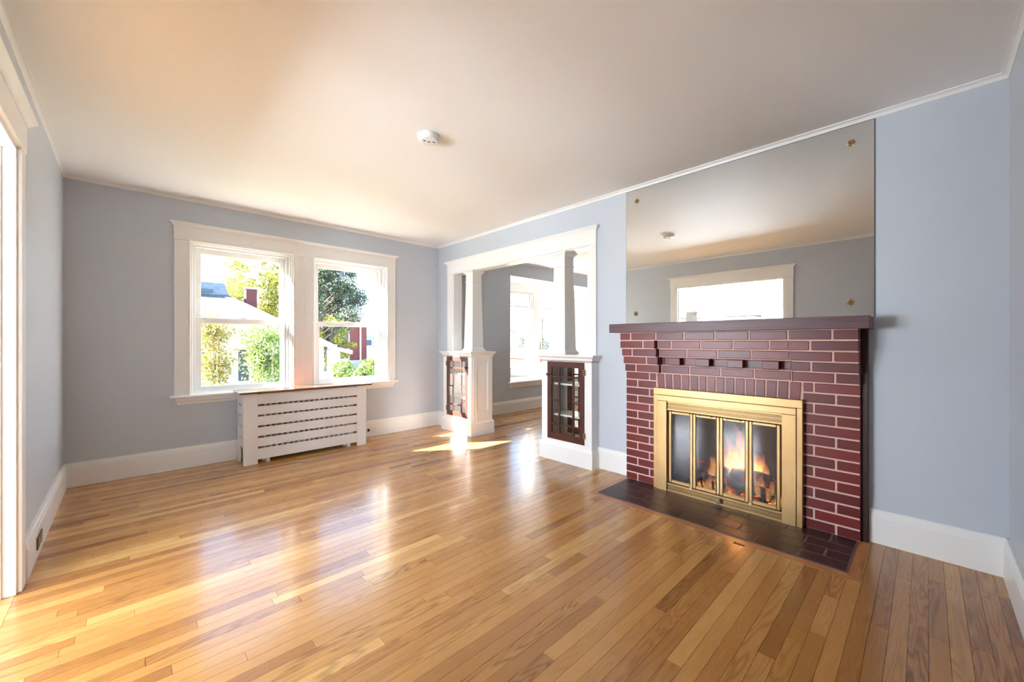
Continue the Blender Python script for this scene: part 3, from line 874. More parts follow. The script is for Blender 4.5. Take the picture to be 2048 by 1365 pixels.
# ------------------------------------------------------------------ fireplace
XB = 3.14
fp = thing('fireplace', (3.18, 1.045, 0), 'red brick fireplace with corbelled courses and a dark wood mantel shelf', 'fireplace')
CH = 1.273 / 19
JT = 0.0055     # half joint
ztop = lambda i: 1.273 - CH * i
def brick(y0, y1, z0, z1, x, bev=0.003, parent=None, jl=JT, jr=JT):
    return mkobj('brick', gbox(x, XR - 0.001 if x > 3.1 else XR - 0.02, y0 + jl, y1 - jr, z0 + JT, z1 - JT), M['brick'], fp, bevel=bev)
YLo, YRo, YLi, YRi = 1.820, 0.270, 1.505, 0.612
def course(i, x, ys, ends=(0, 0)):
    for k in range(len(ys) - 1):
        a, b = ys[k], ys[k + 1]
        brick(b, a, ztop(i + 1), ztop(i), x, jl=(-0.0 if abs(b - YRo) < 1e-6 else JT), jr=(0.0 if abs(a - YLo) < 1e-6 else JT))
X0 = 3.037
sc = lambda x, L: [y * x / 3.14 for y in L]
course(0, X0, [YLo] + sc(X0, [1.781, 1.552, 1.320, 1.090, 0.863, 0.633, 0.403]) + [YRo])
P1, P2, P3, P4 = 3.037, 3.065, 3.091, 3.118
for i, px, lj, rj in ((1, P1, 1.667, 0.514), (2, P2, 1.767, 0.399), (3, P3, 1.635, 0.509), (4, P4, 1.731, 0.389)):
    course(i, px, [YLo, lj * px / 3.14, YLi])
    course(i, px, [YRi, rj * px / 3.14, YRo])
C1, C2, C4 = 3.075, 3.103, XB
course(1, C1, [YLi] + sc(C1, [1.422, 1.191, 0.966, 0.739]) + [YRi])
course(2, C2, [YLi] + sc(C2, [1.297, 1.070, 0.849]) + [YRi])
course(4, C4, [YLi] + sc(C4, [1.274, 1.050, 0.830]) + [YRi])
dent = [(1.440, 1.340), (1.218, 1.120), (0.998, 0.895), (0.778, 0.678)]
prev = YLi
for a, b in dent:
    brick(a, prev, ztop(4), ztop(3), 3.172, jl=0.0)
    brick(b, a, ztop(4), ztop(3), 3.112, jl=0, jr=0)
    prev = b
brick(YRi, prev, ztop(4), ztop(3), 3.172)
# piers beside the brass doors
YBL, YBR = 1.535, 0.560
for i in range(5, 19):
    lj = 1.607 if i % 2 else 1.714
    rj = 0.495 if i % 2 else 0.385
    li = 1.545 if i < 7 else 1.455
    ri = 0.555 if i < 7 else 0.638
    course(i, XB, [YLo, lj, li])
    course(i, XB, [ri, rj, YRo])
# soldier arch above the doors
tops = [1.545, 1.475, 1.409, 1.341, 1.272, 1.206, 1.146, 1.082, 1.019, 0.953, 0.887, 0.822, 0.759, 0.691, 0.625, 0.555]
bots = [1.531, 1.467, 1.404, 1.338, 1.272, 1.206, 1.146, 1.082, 1.019, 0.954, 0.888, 0.825, 0.763, 0.695, 0.631, 0.566]
za, zb = ztop(5) - JT, ztop(7) + 0.0
for k in range(len(tops) - 1):
    j = 0.005
    V = []
    for x in (XB, XR - 0.001):
        V += [(x, tops[k + 1] + j, za), (x, tops[k] - j, za), (x, bots[k] - j, zb - 0.05), (x, bots[k + 1] + j, zb - 0.05)]
    mkobj('brick', (V, [(0, 1, 2, 3), (7, 6, 5, 4), (0, 4, 5, 1), (1, 5, 6, 2), (2, 6, 7, 3), (3, 7, 4, 0)]), M['brick'], fp, bevel=0.003)
# mortar beds, a little behind every brick face
mo = [gbox(XB + 0.003, XR - 0.002, YRo + 0.004, 0.630, 0, ztop(5)), gbox(XB + 0.003, XR - 0.002, 1.463, YLo - 0.004, 0, ztop(5)),
      gbox(XB + 0.003, XR - 0.002, 0.630, 1.463, 0.73, ztop(5)), gbox(3.180, XR - 0.002, YRo + 0.004, YLo - 0.004, ztop(5), ztop(0))]
for i, px in ((1, P1), (2, P2), (3, P3), (4, P4)):
    e = 0.0006 * i
    mo += [gbox(px + 0.003, XR - 0.003, YLi + JT + 0.004 + e, YLo - 0.004 - e, ztop(i + 1), ztop(i)), gbox(px + 0.003, XR - 0.003, YRo + 0.004 + e, YRi - JT - 0.004 - e, ztop(i + 1), ztop(i))]
for i, px in ((1, C1), (2, C2), (4, C4)):
    mo.append(gbox(px + 0.003, XR - 0.003, YRi, YLi, ztop(i + 1), ztop(i)))
mo.append(gbox(X0 + 0.003, XR - 0.003, YRo + 0.004, YLo - 0.004, ztop(1), ztop(0)))
mkobj('mortar', gmerge(*mo), M['mortar'], fp)
mkobj('mantel_shelf', gbox(2.975, XR - 0.001, 0.217, 1.890, 1.2725, 1.3455), M['mantel_wood'], fp, bevel=0.003, seg=2)
mkobj('side_board', gbox(3.165, XR - 0.001, 0.239, 0.269, 0, 1.272), M['dark_trim'], fp, bevel=0.002)
# firebox
fx1 = XR + 0.40
mkobj('firebox', gmerge(gbox(fx1, fx1 + 0.04, 0.62, 1.47, -0.01, 0.76), gbox(XR - 0.002, fx1, 0.62, 0.665, -0.01, 0.76), gbox(XR - 0.002, fx1, 1.425, 1.47, -0.01, 0.76), gbox(XR - 0.002, fx1, 0.66, 1.43, 0.72, 0.76), gbox(XB + 0.03, fx1, 0.66, 1.43, -0.01, 0.012)), M['firebrick'], fp)

# ------------------------------------------------------------------ brass fire doors
bd = thing('fireplace_door_set', (3.12, 1.047, 0), 'antique brass bifold fire doors with smoky glass set in the brick fireplace', 'fire doors')
y0, y1 = 0.547, 1.548
mkobj('outer_flange', gmerge(gbox(3.098, XB + 0.001, y1 - 0.032, y1, 0.004, 0.768), gbox(3.098, XB + 0.001, y0, y0 + 0.032, 0.004, 0.768), gbox(3.096, XB + 0.001, y0, y1, 0.768, 0.822)), M['brass'], bd, bevel=0.002)
mkobj('inner_frame', gmerge(gbox(3.090, XB + 0.001, y1 - 0.112, y1 - 0.033, 0.004, 0.722), gbox(3.090, XB + 0.001, y0 + 0.033, y0 + 0.112, 0.004, 0.722), gbox(3.088, XB + 0.001, y0 + 0.033, y1 - 0.033, 0.723, 0.767)), M['brass'], bd, bevel=0.002)
oy0, oy1 = y0 + 0.112, y1 - 0.112
def grille(z0, z1):
    vg = mkobj('vent_grille', gmerge(gbox(3.100, 3.112, oy0, oy1, z0, z0 + 0.011), gbox(3.100, 3.112, oy0, oy1, z1 - 0.011, z1)), M['brass'], bd, bevel=0.001)
    za_, zb_ = z0 + 0.010, z1 - 0.010
    hgt = zb_ - za_
    gs = []
    step, w = 0.0135, 0.0022
    n = int((oy1 - oy0) / step) + 4
    for k in range(-8, n):
        ya = oy0 + k * step
        for sgn in (1, -1):
            s0, s1 = (ya, ya + hgt) if sgn > 0 else (ya + hgt, ya)
            ta, tb = 0.0, 1.0
            for lim in (oy0 + w, oy1 - w):          # clip each bar at the ends of the slot
                tt = (lim - s0) / (s1 - s0)
                if (lim < (oy0 + oy1) / 2) == (s1 > s0): ta = max(ta, tt)
                else: tb = min(tb, tt)
            if tb - ta < 0.05: continue
            p0, p1 = s0 + (s1 - s0) * ta, s0 + (s1 - s0) * tb
            q0, q1 = za_ + hgt * ta, za_ + hgt * tb
            x0_, x1_ = (3.105, 3.108) if sgn > 0 else (3.1055, 3.1085)
            V = [(x0_, p0 - w, q0), (x0_, p0 + w, q0), (x0_, p1 + w, q1), (x0_, p1 - w, q1), (x1_, p0 - w, q0), (x1_, p0 + w, q0), (x1_, p1 + w, q1), (x1_, p1 - w, q1)]
            gs.append((V, [(0, 1, 2, 3), (7, 6, 5, 4), (0, 4, 5, 1), (1, 5, 6, 2), (2, 6, 7, 3), (3, 7, 4, 0)]))
    gs += [gbox(3.105, 3.108, oy0, oy1, (za_ + zb_) / 2 - 0.0015, (za_ + zb_) / 2 + 0.0015)]
    la = mkobj('lattice', gmerge(*gs), M['brass'], vg); tag(la, kind='stuff')
    mkobj('vent_back', gbox(3.118, 3.122, oy0, oy1, z0, z1), M['black_slot'], vg)
    return vg
grille(0.650, 0.722)
vg = grille(0.006, 0.070)
mkobj('damper_knob', glathe([(0.006, 0.0), (0.006, -0.014), (0.017, -0.016), (0.018, -0.024), (0.012, -0.026), (0.008, -0.030), (0.003, -0.031)], (3.100, 1.046, 0.036), 'x', 20), M['pewter'], bd, smooth=False)
dz0, dz1 = 0.074, 0.644
pan = [1.426, 1.237, 1.0455, 0.856, 0.668]
for k in range(4):
    a, b = pan[k + 1] + 0.001, pan[k] - 0.001
    s = 0.021
    d = mkobj('door', gmerge(gbox(3.106, 3.122, a, a + s, dz0, dz1), gbox(3.106, 3.122, b - s, b, dz0, dz1), gbox(3.106, 3.122, a + s, b - s, dz0, dz0 + s + 0.004), gbox(3.106, 3.122, a + s, b - s, dz1 - s, dz1)), M['brass'], bd, bevel=0.004, seg=1)
    mkobj('pane', gbox(3.113, 3.117, a + s - 0.003, b - s + 0.003, dz0 + s, dz1 - s + 0.002), M['fire_glass'], d)
    mkobj('gasket', gmerge(gbox(3.116, 3.121, a + s - 0.002, a + s + 0.006, dz0 + s, dz1 - s), gbox(3.116, 3.121, b - s - 0.006, b - s + 0.002, dz0 + s, dz1 - s)), M['steel_black'], d)
    if k in (1, 2):
        c0 = (a + b) / 2
        mkobj('handle', gmerge(gtube([(3.092, c0 - 0.045, dz1 + 0.0), (3.092, c0 + 0.045, dz1 + 0.0)], 0.004, 8), gbox(3.092, 3.108, c0 - 0.047, c0 - 0.041, dz1 - 0.008, dz1 + 0.004), gbox(3.092, 3.108, c0 + 0.041, c0 + 0.047, dz1 - 0.008, dz1 + 0.004)), M['brass_dark'], d)
for y in (1.25, 0.845):
    mkobj('track_clip', gbox(3.098, 3.106, y - 0.008, y + 0.008, 0.068, 0.078), M['ivory'], bd)
for ya, yb in ((oy0 - 0.022, oy0 + 0.006), (oy1 - 0.006, oy1 + 0.020)):
    mkobj('firebox_trim', gbox(3.123, XR - 0.002, ya, yb, 0.013, 0.729), M['steel_black'], bd)

FIRE_K = 2 ** (0.15 - EXPOSURE)
# ------------------------------------------------------------------ grate, logs, embers and fire
gr = thing('fire_grate', (3.36, 1.03, 0.012), 'black iron fire grate under the burning logs', 'grate')
for y in np.linspace(0.80, 1.30, 7):
    mkobj('bar', gtube([(3.22, y, 0.13), (3.235, y, 0.062), (3.50, y, 0.062), (3.52, y, 0.12)], 0.008, 6), M['steel_black'], gr)
for x in (3.27, 3.46):
    mkobj('cross_bar', gtube([(x, 0.78, 0.052), (x, 1.32, 0.052)], 0.008, 6), M['steel_black'], gr)
    for y in (0.82, 1.28):
        mkobj('leg', gtube([(x, y, 0.012), (x, y, 0.055)], 0.008, 6), M['steel_black'], gr)
def log_mat():
    t = NT('charred log')
    v = t.coords('Object', (1, 1, 1))
    n = t.noise(v, 22, 5, 0.7, 0.5)
    c = t.ramp(n, [(0.3, lin(40, 26, 22)), (0.55, lin(96, 58, 40)), (0.75, lin(150, 96, 66))])
    p = t.principled(c, 0.9, 0, t.bump(n, 0.8, 0.006))
    em = t.ramp(t.noise(v, 15, 4, 0.7), [(0.56, (0, 0, 0, 1)), (0.7, (1.0, 0.16, 0.02, 1)), (0.85, (1.0, 0.45, 0.1, 1))])
    t.link(em, p.inputs['Emission Color']); p.inputs['Emission Strength'].default_value = 1.3 * FIRE_K
    return t.m
M['log'] = log_mat()
def fire_log(p0, p1, r, label):
    n = 9
    P0, P1 = Vector(p0), Vector(p1)
    pts = [P0.lerp(P1, k / (n - 1)) + Vector((0, random.uniform(-.006, .006), random.uniform(-.005, .005))) for k in range(n)]
    g = gtube(pts, [r * random.uniform(0.9, 1.1) * (0.9 if k in (0, n - 1) else 1) for k in range(n)], 12)
    g = ([(v[0] + random.uniform(-.004, .004), v[1] + random.uniform(-.004, .004), v[2] + random.uniform(-.004, .004)) for v in g[0]], g[1])
    return tag(mkobj('fire_log', g, M['log'], None, smooth=True), label, 'log', 'burning logs on the grate')
fire_log((3.42, 0.80, 0.115), (3.42, 1.27, 0.115), 0.048, 'charred log lying flat at the back of the grate')
fire_log((3.29, 0.78, 0.108), (3.29, 1.22, 0.108), 0.040, 'charred log lying flat at the front of the grate')
fire_log((3.355, 1.315, 0.186), (3.355, 1.065, 0.174), 0.041, 'shorter split log lying on the two flat logs at the end of the fire')
fire_log((3.353, 1.045, 0.182), (3.353, 0.800, 0.180), 0.047, 'thick glowing log lying on the two flat logs in the middle of the fire')
def ember_mat():
    t = NT('glowing embers')
    g = t.node('NewGeometry')
    c = t.ramp(g.outputs['Random Per Island'], [(0.0, (0.02, 0.012, 0.01, 1)), (0.5, (0.06, 0.02, 0.01, 1)), (0.75, (0.9, 0.12, 0.02, 1)), (1.0, (1.0, 0.45, 0.10, 1))])
    p = t.principled(c, 0.9)
    t.link(c, p.inputs['Emission Color']); p.inputs['Emission Strength'].default_value = 2.0 * FIRE_K
    return t.m
M['ember'] = ember_mat()
gs = []
for k in range(420):
    x, y, s = random.uniform(3.21, 3.50), random.gauss(1.0, 0.17), random.uniform(0.004, 0.010)
    if not 0.74 < y < 1.33: continue
    z = 0.014 + max(0, 0.014 * (1 - abs(y - 1.0) / 0.33)) * random.random()
    gs.append(gloft([(x - s, x + s, y - s, y + s, z), (x - s * .8, x + s * random.uniform(.5, 1), y - s * random.uniform(.4, 1), y + s * .7, z + s * random.uniform(.8, 1.5))]))
tag(mkobj('ember_bed', gmerge(*gs), M['ember']), 'bed of glowing embers below the burning logs', 'embers', None, 'stuff')

def flame_mat():
    t = NT('flame')
    z = t.node('SeparateXYZ'); t.link(t.node('TexCoord').outputs['Generated'], z.inputs[0])
    a = z.outputs[2]
    col = t.ramp(a, [(0.0, (1.0, 0.62, 0.25, 1)), (0.4, (1.0, 0.46, 0.11, 1)), (0.8, (1.0, 0.26, 0.04, 1)), (1.0, (1.0, 0.15, 0.02, 1))])
    n = t.noise(t.coords('Position', (26, 26, 13)), 1.0, 3, 0.6, 0.8)
    k = t.ramp(n, [(0.30, (0.06, 0.06, 0.06, 1)), (0.62, (1, 1, 1, 1))])
    e = t.node('Emission'); t.link(col, e.inputs[0])
    t.link(t.math('MULTIPLY', k, t.math('MULTIPLY_ADD', a, -22.0 * FIRE_K, FLAME_GAIN * FIRE_K)), e.inputs[1])
    t.link(e.outputs[0], t.out.inputs['Volume'])
    return t.m
FLAME_GAIN = 52.0
M['flame'] = flame_mat()
fire = thing('fire', (3.35, 1.02, 0.06), 'orange log fire burning behind the glass doors', 'fire')
FR = random.Random(11)
def flame(x, y, z, h, w):
    n, m = 12, 10
    ph = FR.uniform(0, 6.28)
    V, F, heat = [], [], []
    for k in range(n):
        t = k / (n - 1)
        r = w * (0.55 + 1.3 * t - 1.75 * t * t) if t < 0.45 else w * 0.83 * ((1 - t) / 0.55) ** 0.9
        r = max(r, 0.0008)
        ox = 0.10 * w * math.sin(5 * t + ph) * (0.3 + t); oy = 0.75 * w * math.sin(4.2 * t + ph) * t
        for i in range(m):
            a = 2 * math.pi * i / m
            rr = r * (1 + 0.22 * math.sin(3 * a + ph + 3 * t))
            V.append((x + ox + math.cos(a) * rr * 0.55, y + oy + math.sin(a) * rr, z + h * t))
            heat.append(t)
    for k in range(n - 1):
        for i in range(m):
            j = (i + 1) % m
            F.append((k * m + i, k * m + j, (k + 1) * m + j, (k + 1) * m + i))
    F += [tuple(range(m - 1, -1, -1)), tuple(range((n - 1) * m, n * m))]
    mkobj('flame', (V, F), M['flame'], fire, smooth=True)
for f in [(3.38, 1.00, 0.14, 0.38, 0.070), (3.37, 1.05, 0.15, 0.30, 0.050), (3.36, 0.90, 0.13, 0.30, 0.055), (3.30, 1.17, 0.12, 0.16, 0.034), (3.42, 0.93, 0.12, 0.27, 0.065), (3.38, 1.07, 0.14, 0.24, 0.055), (3.37, 0.88, 0.10, 0.25, 0.062), (3.35, 0.965, 0.15, 0.26, 0.050),
          (3.36, 1.02, 0.16, 0.20, 0.060), (3.34, 1.15, 0.13, 0.17, 0.040), (3.36, 1.11, 0.15, 0.15, 0.035), (3.24, 1.235, 0.03, 0.095, 0.034), (3.25, 1.20, 0.03, 0.065, 0.024),
          (3.23, 1.03, 0.02, 0.13, 0.034), (3.22, 1.00, 0.02, 0.09, 0.026), (3.23, 0.915, 0.02, 0.10, 0.026), (3.25, 0.835, 0.09, 0.11, 0.024),
          (3.30, 0.82, 0.11, 0.13, 0.024), (3.25, 0.775, 0.07, 0.10, 0.020), (3.24, 0.715, 0.03, 0.15, 0.026), (3.26, 0.74, 0.03, 0.09, 0.020), (3.25, 1.13, 0.03, 0.12, 0.028),
          (3.24, 0.86, 0.02, 0.07, 0.020), (3.23, 0.965, 0.02, 0.07, 0.020), (3.24, 1.17, 0.03, 0.14, 0.028), (3.30, 0.76, 0.10, 0.13, 0.022), (3.28, 0.87, 0.12, 0.15, 0.026), (3.40, 1.13, 0.12, 0.24, 0.040), (3.42, 0.86, 0.12, 0.20, 0.045)]:
    flame(f[0], f[1], f[2], f[3] * 1.12, f[4] * 1.12)
fl_d = bpy.data.lights.new('fire_glow', 'POINT')
fl_d.energy = 3.0 * FIRE_K; fl_d.color = (1.0, 0.42, 0.12); fl_d.shadow_soft_size = 0.09
fl = bpy.data.objects.new('fire_glow', fl_d); COL.objects.link(fl); fl.parent = fire; fl.location = (0.04, -0.02, 0.27)

# ------------------------------------------------------------------ hearth
he = thing('hearth', (2.9, 1.045, 0), 'dark maroon brick hearth set flush in front of the fireplace', 'hearth')
mkobj('mortar', gbox(HX0, XB + 0.002, HY0, HY1, -0.012, 0.0048), M['hearth_mortar'], he)
rowx = [HX0 + 0.006, 2.783, 2.896, 3.008, XB]
rowj = [[1.803, 1.593, 1.372, 1.158, 0.936, 0.715, 0.500, 0.283], [1.803, 1.702, 1.484, 1.269, 1.050, 0.826, 0.610, 0.395, 0.283],
        [1.803, 1.586, 1.376, 1.155, 0.940, 0.722, 0.505, 0.283], [1.803, 1.698, 1.483, 1.267, 1.055, 0.835, 0.620, 0.400, 0.283]]
for r in range(4):
    for k in range(len(rowj[r]) - 1):
        mkobj('brick', gbox(rowx[r] + 0.003, rowx[r + 1] - 0.003, rowj[r][k + 1] + 0.0045, rowj[r][k] - 0.0045, -0.012, 0.006), M['hearth_brick'], he, bevel=0.002)
ob = tag(empty('hearth_border', (2.9, 1.045, 0)), 'oak border strips framing the brick hearth', 'floor border')
mkobj('strip', gextr([(HX0 - BW, HY0 - BW), (HX0, HY0), (HX0, HY1), (HX0 - BW, HY1 + BW)], 'z', -0.013, 0.001), M['border_oak'], ob, bevel=0.001)
mkobj('strip', gextr([(HX0 - BW, HY0 - BW), (XR - 0.024, HY0 - BW), (XR - 0.024, HY0), (HX0, HY0)], 'z', -0.013, 0.001), wood('oak border return', lin(196, 136, 80), lin(160, 102, 56), 0.35, (3, 70, 70), 0.2), ob, bevel=0.001)
mkobj('strip', gextr([(HX0 - BW, HY1 + BW), (HX0, HY1), (XR - 0.024, HY1), (XR - 0.024, HY1 + BW)], 'z', -0.013, 0.001), bpy.data.materials['oak border return'], ob, bevel=0.001)

# ------------------------------------------------------------------ mirror
mi = thing('wall_mirror', (XR, 1.04, 1.346), 'large frameless mirror with four brass rosettes above the mantel', 'mirror')
mkobj('backing', gbox(XR - 0.005, XR - 0.0005, 0.211, 1.865, 1.346, 2.534), M['mirror_edge'], mi)
mkobj('mirror_glass', gbox(XR - 0.0075, XR - 0.005, 0.215, 1.861, 1.347, 2.530), M['mirror'], mi)
for y, z in ((1.757, 2.43), (0.32, 2.424), (1.767, 1.442), (0.322, 1.441)):
    gs = []
    for k in range(8):
        a = k * math.pi / 4
        p0 = (XR - 0.009, y + 0.006 * math.cos(a), z + 0.006 * math.sin(a)); p1 = (XR - 0.011, y + 0.021 * math.cos(a), z + 0.021 * math.sin(a))
        gs.append(gtube([p0, ((p0[0] + p1[0]) / 2 - 0.003, (p0[1] + p1[1]) / 2, (p0[2] + p1[2]) / 2), p1], [0.003, 0.0055, 0.002], 6))
    ro = mkobj('rosette', gmerge(*gs), M['brass'], mi)
    mkobj('screw', glathe([(0.007, 0), (0.006, -0.007), (0.002, -0.009)], (XR - 0.0075, y, z), 'x', 12), M['brass_dark'], ro)

# ------------------------------------------------------------------ smoke detector
sx, sy = 1.432, 2.285
sd = thing('smoke_detector', (sx, sy, H), 'round white smoke detector on the ceiling', 'smoke detector')
mkobj('base', glathe([(0.070, 0), (0.070, -0.012), (0.066, -0.014)], (sx, sy, H), 'z', 36), M['plastic_white'], sd)
mkobj('cover', glathe([(0.066, -0.014), (0.066, -0.034), (0.060, -0.040), (0.045, -0.042), (0.001, -0.042)], (sx, sy, H), 'z', 36), M['plastic_white'], sd)
for k, (dx, dy) in enumerate(((-0.030, 0.006), (0.0, 0.0), (0.026, -0.018))):
    mkobj('slot', gbox(sx + dx - 0.008, sx + dx + 0.008, sy + dy - 0.004, sy + dy + 0.004, H - 0.0435, H - 0.041), M['black_slot'], sd)

# ------------------------------------------------------------------ wall outlets
ou = thing('wall_outlet', (XL + BBT, 3.46, 0.08), 'brown outlet plate on the baseboard by the cased opening', 'outlet')
xo = XL + BBT
mkobj('plate', gbox(xo - 0.001, xo + 0.005, 3.375, 3.545, 0.050, 0.118), M['brown_plate'], ou, bevel=0.003)
mkobj('socket', gmerge(gbox(xo + 0.004, xo + 0.008, 3.40, 3.448, 0.062, 0.106), gbox(xo + 0.004, xo + 0.008, 3.472, 3.52, 0.062, 0.106)), paint('tan socket', lin(170, 130, 96), 0.4), ou, bevel=0.002)
mkobj('screw', glathe([(0.004, 0.004), (0.003, 0.008)], (xo, 3.46, 0.084), 'x', 10), M['brass_dark'], ou)
ou = thing('wall_outlet', (2.19, YB - BBT, 0.08), 'white outlet with a black socket on the baseboard beside the radiator cover', 'outlet')
yo = YB - BBT
mkobj('plate', gbox(2.125, 2.262, yo - 0.005, yo + 0.001, 0.048, 0.118), M['plastic_white'], ou, bevel=0.002)
mkobj('socket', glathe([(0.018, -0.004), (0.018, -0.008), (0.014, -0.008)], (2.163, yo, 0.083), 'y', 20), M['black_slot'], ou)
mkobj('socket', gbox(2.200, 2.232, yo - 0.008, yo - 0.004, 0.066, 0.100), M['ivory'], ou, bevel=0.002)

# ================================================================== outside
GZ = -2.0
setting('ground', gbox(-90, 120, YB2 + 0.02, 160, GZ - 0.2, GZ), M['grass'], 'lawn and yards outside the windows', 'ground')
setting('ground_yard', gbox(-90, XS - 0.5, -60, YB2 + 0.02, GZ - 0.2, GZ), M['grass'], 'lawn outside the sunroom', 'ground')

def leaves_mesh(name, pts, size, mat, parent, aspect=0.5, droop=0.3, jitter=0.3):
    """one folded leaf (two quads) at every point"""
    n = len(pts)
    pts = np.asarray(pts, float)
    d = RNG.normal(size=(n, 3)); d[:, 2] -= droop
    d /= np.linalg.norm(d, axis=1)[:, None]
    r = RNG.normal(size=(n, 3)); s = np.cross(d, r); s /= np.linalg.norm(s, axis=1)[:, None]
    u = np.cross(s, d)
    L = size * (1 + jitter * RNG.normal(size=n)).clip(0.4, 1.8)[:, None]
    W = L * aspect * 0.5
    base = pts - d * L * 0.5
    tip = pts + d * L * 0.5
    l = pts + s * W + u * W * 0.35
    rr = pts - s * W + u * W * 0.35
    V = np.stack([base, l, tip, rr], 1).reshape(-1, 3)
    c = V.mean(0)
    me = bpy.data.meshes.new(name)
    idx = np.arange(n)[:, None] * 4
    F = np.concatenate([idx + np.array([[0, 1, 2]]), idx + np.array([[0, 2, 3]])], 1).reshape(-1, 3)
    me.from_pydata((V - c).tolist(), [], F.tolist())
    me.materials.append(mat)
    o = bpy.data.objects.new(name, me); COL.objects.link(o)
    o.parent = parent
    o.location = Vector(c) - wloc(parent)
    o['kind'] = 'stuff'
    return o

def cluster_pts(blobs, n_each, flat=0.8):
    out = []
    for (x, y, z, r) in blobs:
        m = int(n_each * max(0.3, r * r))
        p = RNG.normal(size=(m, 3)); p /= np.linalg.norm(p, axis=1)[:, None]
        p *= (RNG.random(m) ** 0.45)[:, None] * r
        p[:, 2] *= flat
        out.append(p + np.array([x, y, z]))
    return np.concatenate(out)

def tree(label, base, height, crown_r, crown_z0, leaf, mat, bark, density, trunk_r=0.18, fork=True, group=None, name='tree', blobs=30, lean=(0, 0), spread=1.0):
    t = thing(name, base, label, 'tree', group)
    b = Vector(base)
    top = b + Vector((lean[0], lean[1], height * 0.93))
    pts = [b.lerp(top, k / 8) + Vector((random.uniform(-.08, .08), random.uniform(-.08, .08), 0)) * (k > 0) for k in range(9)]
    mkobj('trunk', gtube(pts, [trunk_r * (1 - 0.85 * k / 8) for k in range(9)], 10), bark, t, smooth=True)
    bl, gs = [], []
    for k in range(blobs):
        f = random.uniform(0, 1)
        z = crown_z0 + (height - crown_z0) * f
        env = crown_r * (math.sin(math.pi * min(1, 0.18 + 0.80 * f)) ** 0.7)
        a = random.uniform(0, 6.283); q = env * random.uniform(0.35, 1.0)
        c = b + Vector((math.cos(a) * q * spread + lean[0] * f, math.sin(a) * q + lean[1] * f, z))
        rr = crown_r * random.uniform(0.16, 0.34)
        bl.append((c.x, c.y, c.z, rr))
        s0 = b.lerp(top, max(0.15, (z - 0.8) / height * 0.9))
        mid = s0.lerp(c, 0.55) + Vector((0, 0, 0.12))
        gs.append(gtube([s0, mid, c], [trunk_r * 0.32, trunk_r * 0.18, trunk_r * 0.05], 5))
    mkobj('branches', gmerge(*gs), bark, t, smooth=True)
    leaves_mesh('foliage', cluster_pts(bl, density), leaf, mat, t)
    return t

# ---- grey roofed neighbour house
hs = thing('neighbour_house', (2.5, 22, GZ), 'white clapboard house with a grey shingle hip roof and brick chimney', 'house')
HY, HXL, HXR = 22.0, -6.0, 7.35
EZ = 1.02
def clapboard(a0, a1, z0, z1, plane, axis, out):
    pr = []
    n = int((z1 - z0) / 0.115)
    p = [(plane, z0)]
    for k in range(n):
        za_ = z0 + (z1 - z0) * k / n; zb_ = z0 + (z1 - z0) * (k + 1) / n
        p += [(plane + out * 0.022, za_), (plane + out * 0.004, zb_)]
    p.append((plane, z1)); p += [(plane - out * 0.05, z1), (plane - out * 0.05, z0)]
    return gextr(p, axis, a0, a1)
mkobj('siding', clapboard(HXL, HXR, GZ, EZ - 0.15, HY, 'x', -1), M['siding'], hs)
mkobj('siding', clapboard(HY, HY + 10, GZ, EZ - 0.15, HXR, 'y', 1), M['siding'], hs)
mkobj('frieze', gbox(HXL, HXR + 0.03, HY - 0.05, HY, EZ - 0.17, EZ + 0.0), M['ext_trim'], hs)
mkobj('corner_board', gbox(HXR - 0.14, HXR + 0.03, HY - 0.04, HY + 0.1, GZ, EZ - 0.1), M['ext_trim'], hs)
ov = 0.45
rx0_, rx1_, ry0_, ry1_ = HXL - ov, HXR + ov, HY - ov, HY + 10 + ov
rid = 2.75
rV = [(rx0_, ry0_, EZ), (rx1_, ry0_, EZ), (rx1_, ry1_, EZ), (rx0_, ry1_, EZ), (1.2 - 3.5, HY + 4.6, EZ + rid), (3.88, HY + 4.6, EZ + rid), (rx0_, ry0_, EZ - 0.1), (rx1_, ry0_, EZ - 0.1), (rx1_, ry1_, EZ - 0.1), (rx0_, ry1_, EZ - 0.1)]
rF = [(0, 1, 5, 4), (1, 2, 5), (2, 3, 4, 5), (3, 0, 4), (0, 6, 7, 1), (1, 7, 8, 2), (2, 8, 9, 3), (3, 9, 6, 0), (6, 9, 8, 7)]
roof = mkobj('roof', (rV, rF), M['shingle'], hs)
mkobj('gutter', gmerge(gbox(rx0_, rx1_, ry0_ - 0.09, ry0_ + 0.01, EZ - 0.1, EZ + 0.0), gbox(rx1_ - 0.01, rx1_ + 0.08, ry0_ - 0.09, ry1_, EZ - 0.1, EZ)), M['gutter'], roof)
mkobj('dormer', gloft([(-3.5, 3.95, HY + 4.5, HY + 7.0, EZ + 2.66), (-3.5, 3.80, HY + 4.9, HY + 6.6, EZ + 3.38)]), M['shingle_light'], hs)
mkobj('dormer_window', gbox(0.5, 3.25, HY + 4.5, HY + 4.75, EZ + 2.80, EZ + 2.98), M['ext_glass'], hs)
ch = mkobj('chimney', gbox(4.68, 5.20, HY + 4.2, HY + 4.75, EZ + 1.4, EZ + 3.12), M['ext_brick'], hs)
mkobj('chimney_cap', gbox(4.64, 5.24, HY + 4.16, HY + 4.79, EZ + 3.10, EZ + 3.20), M['concrete'], ch)
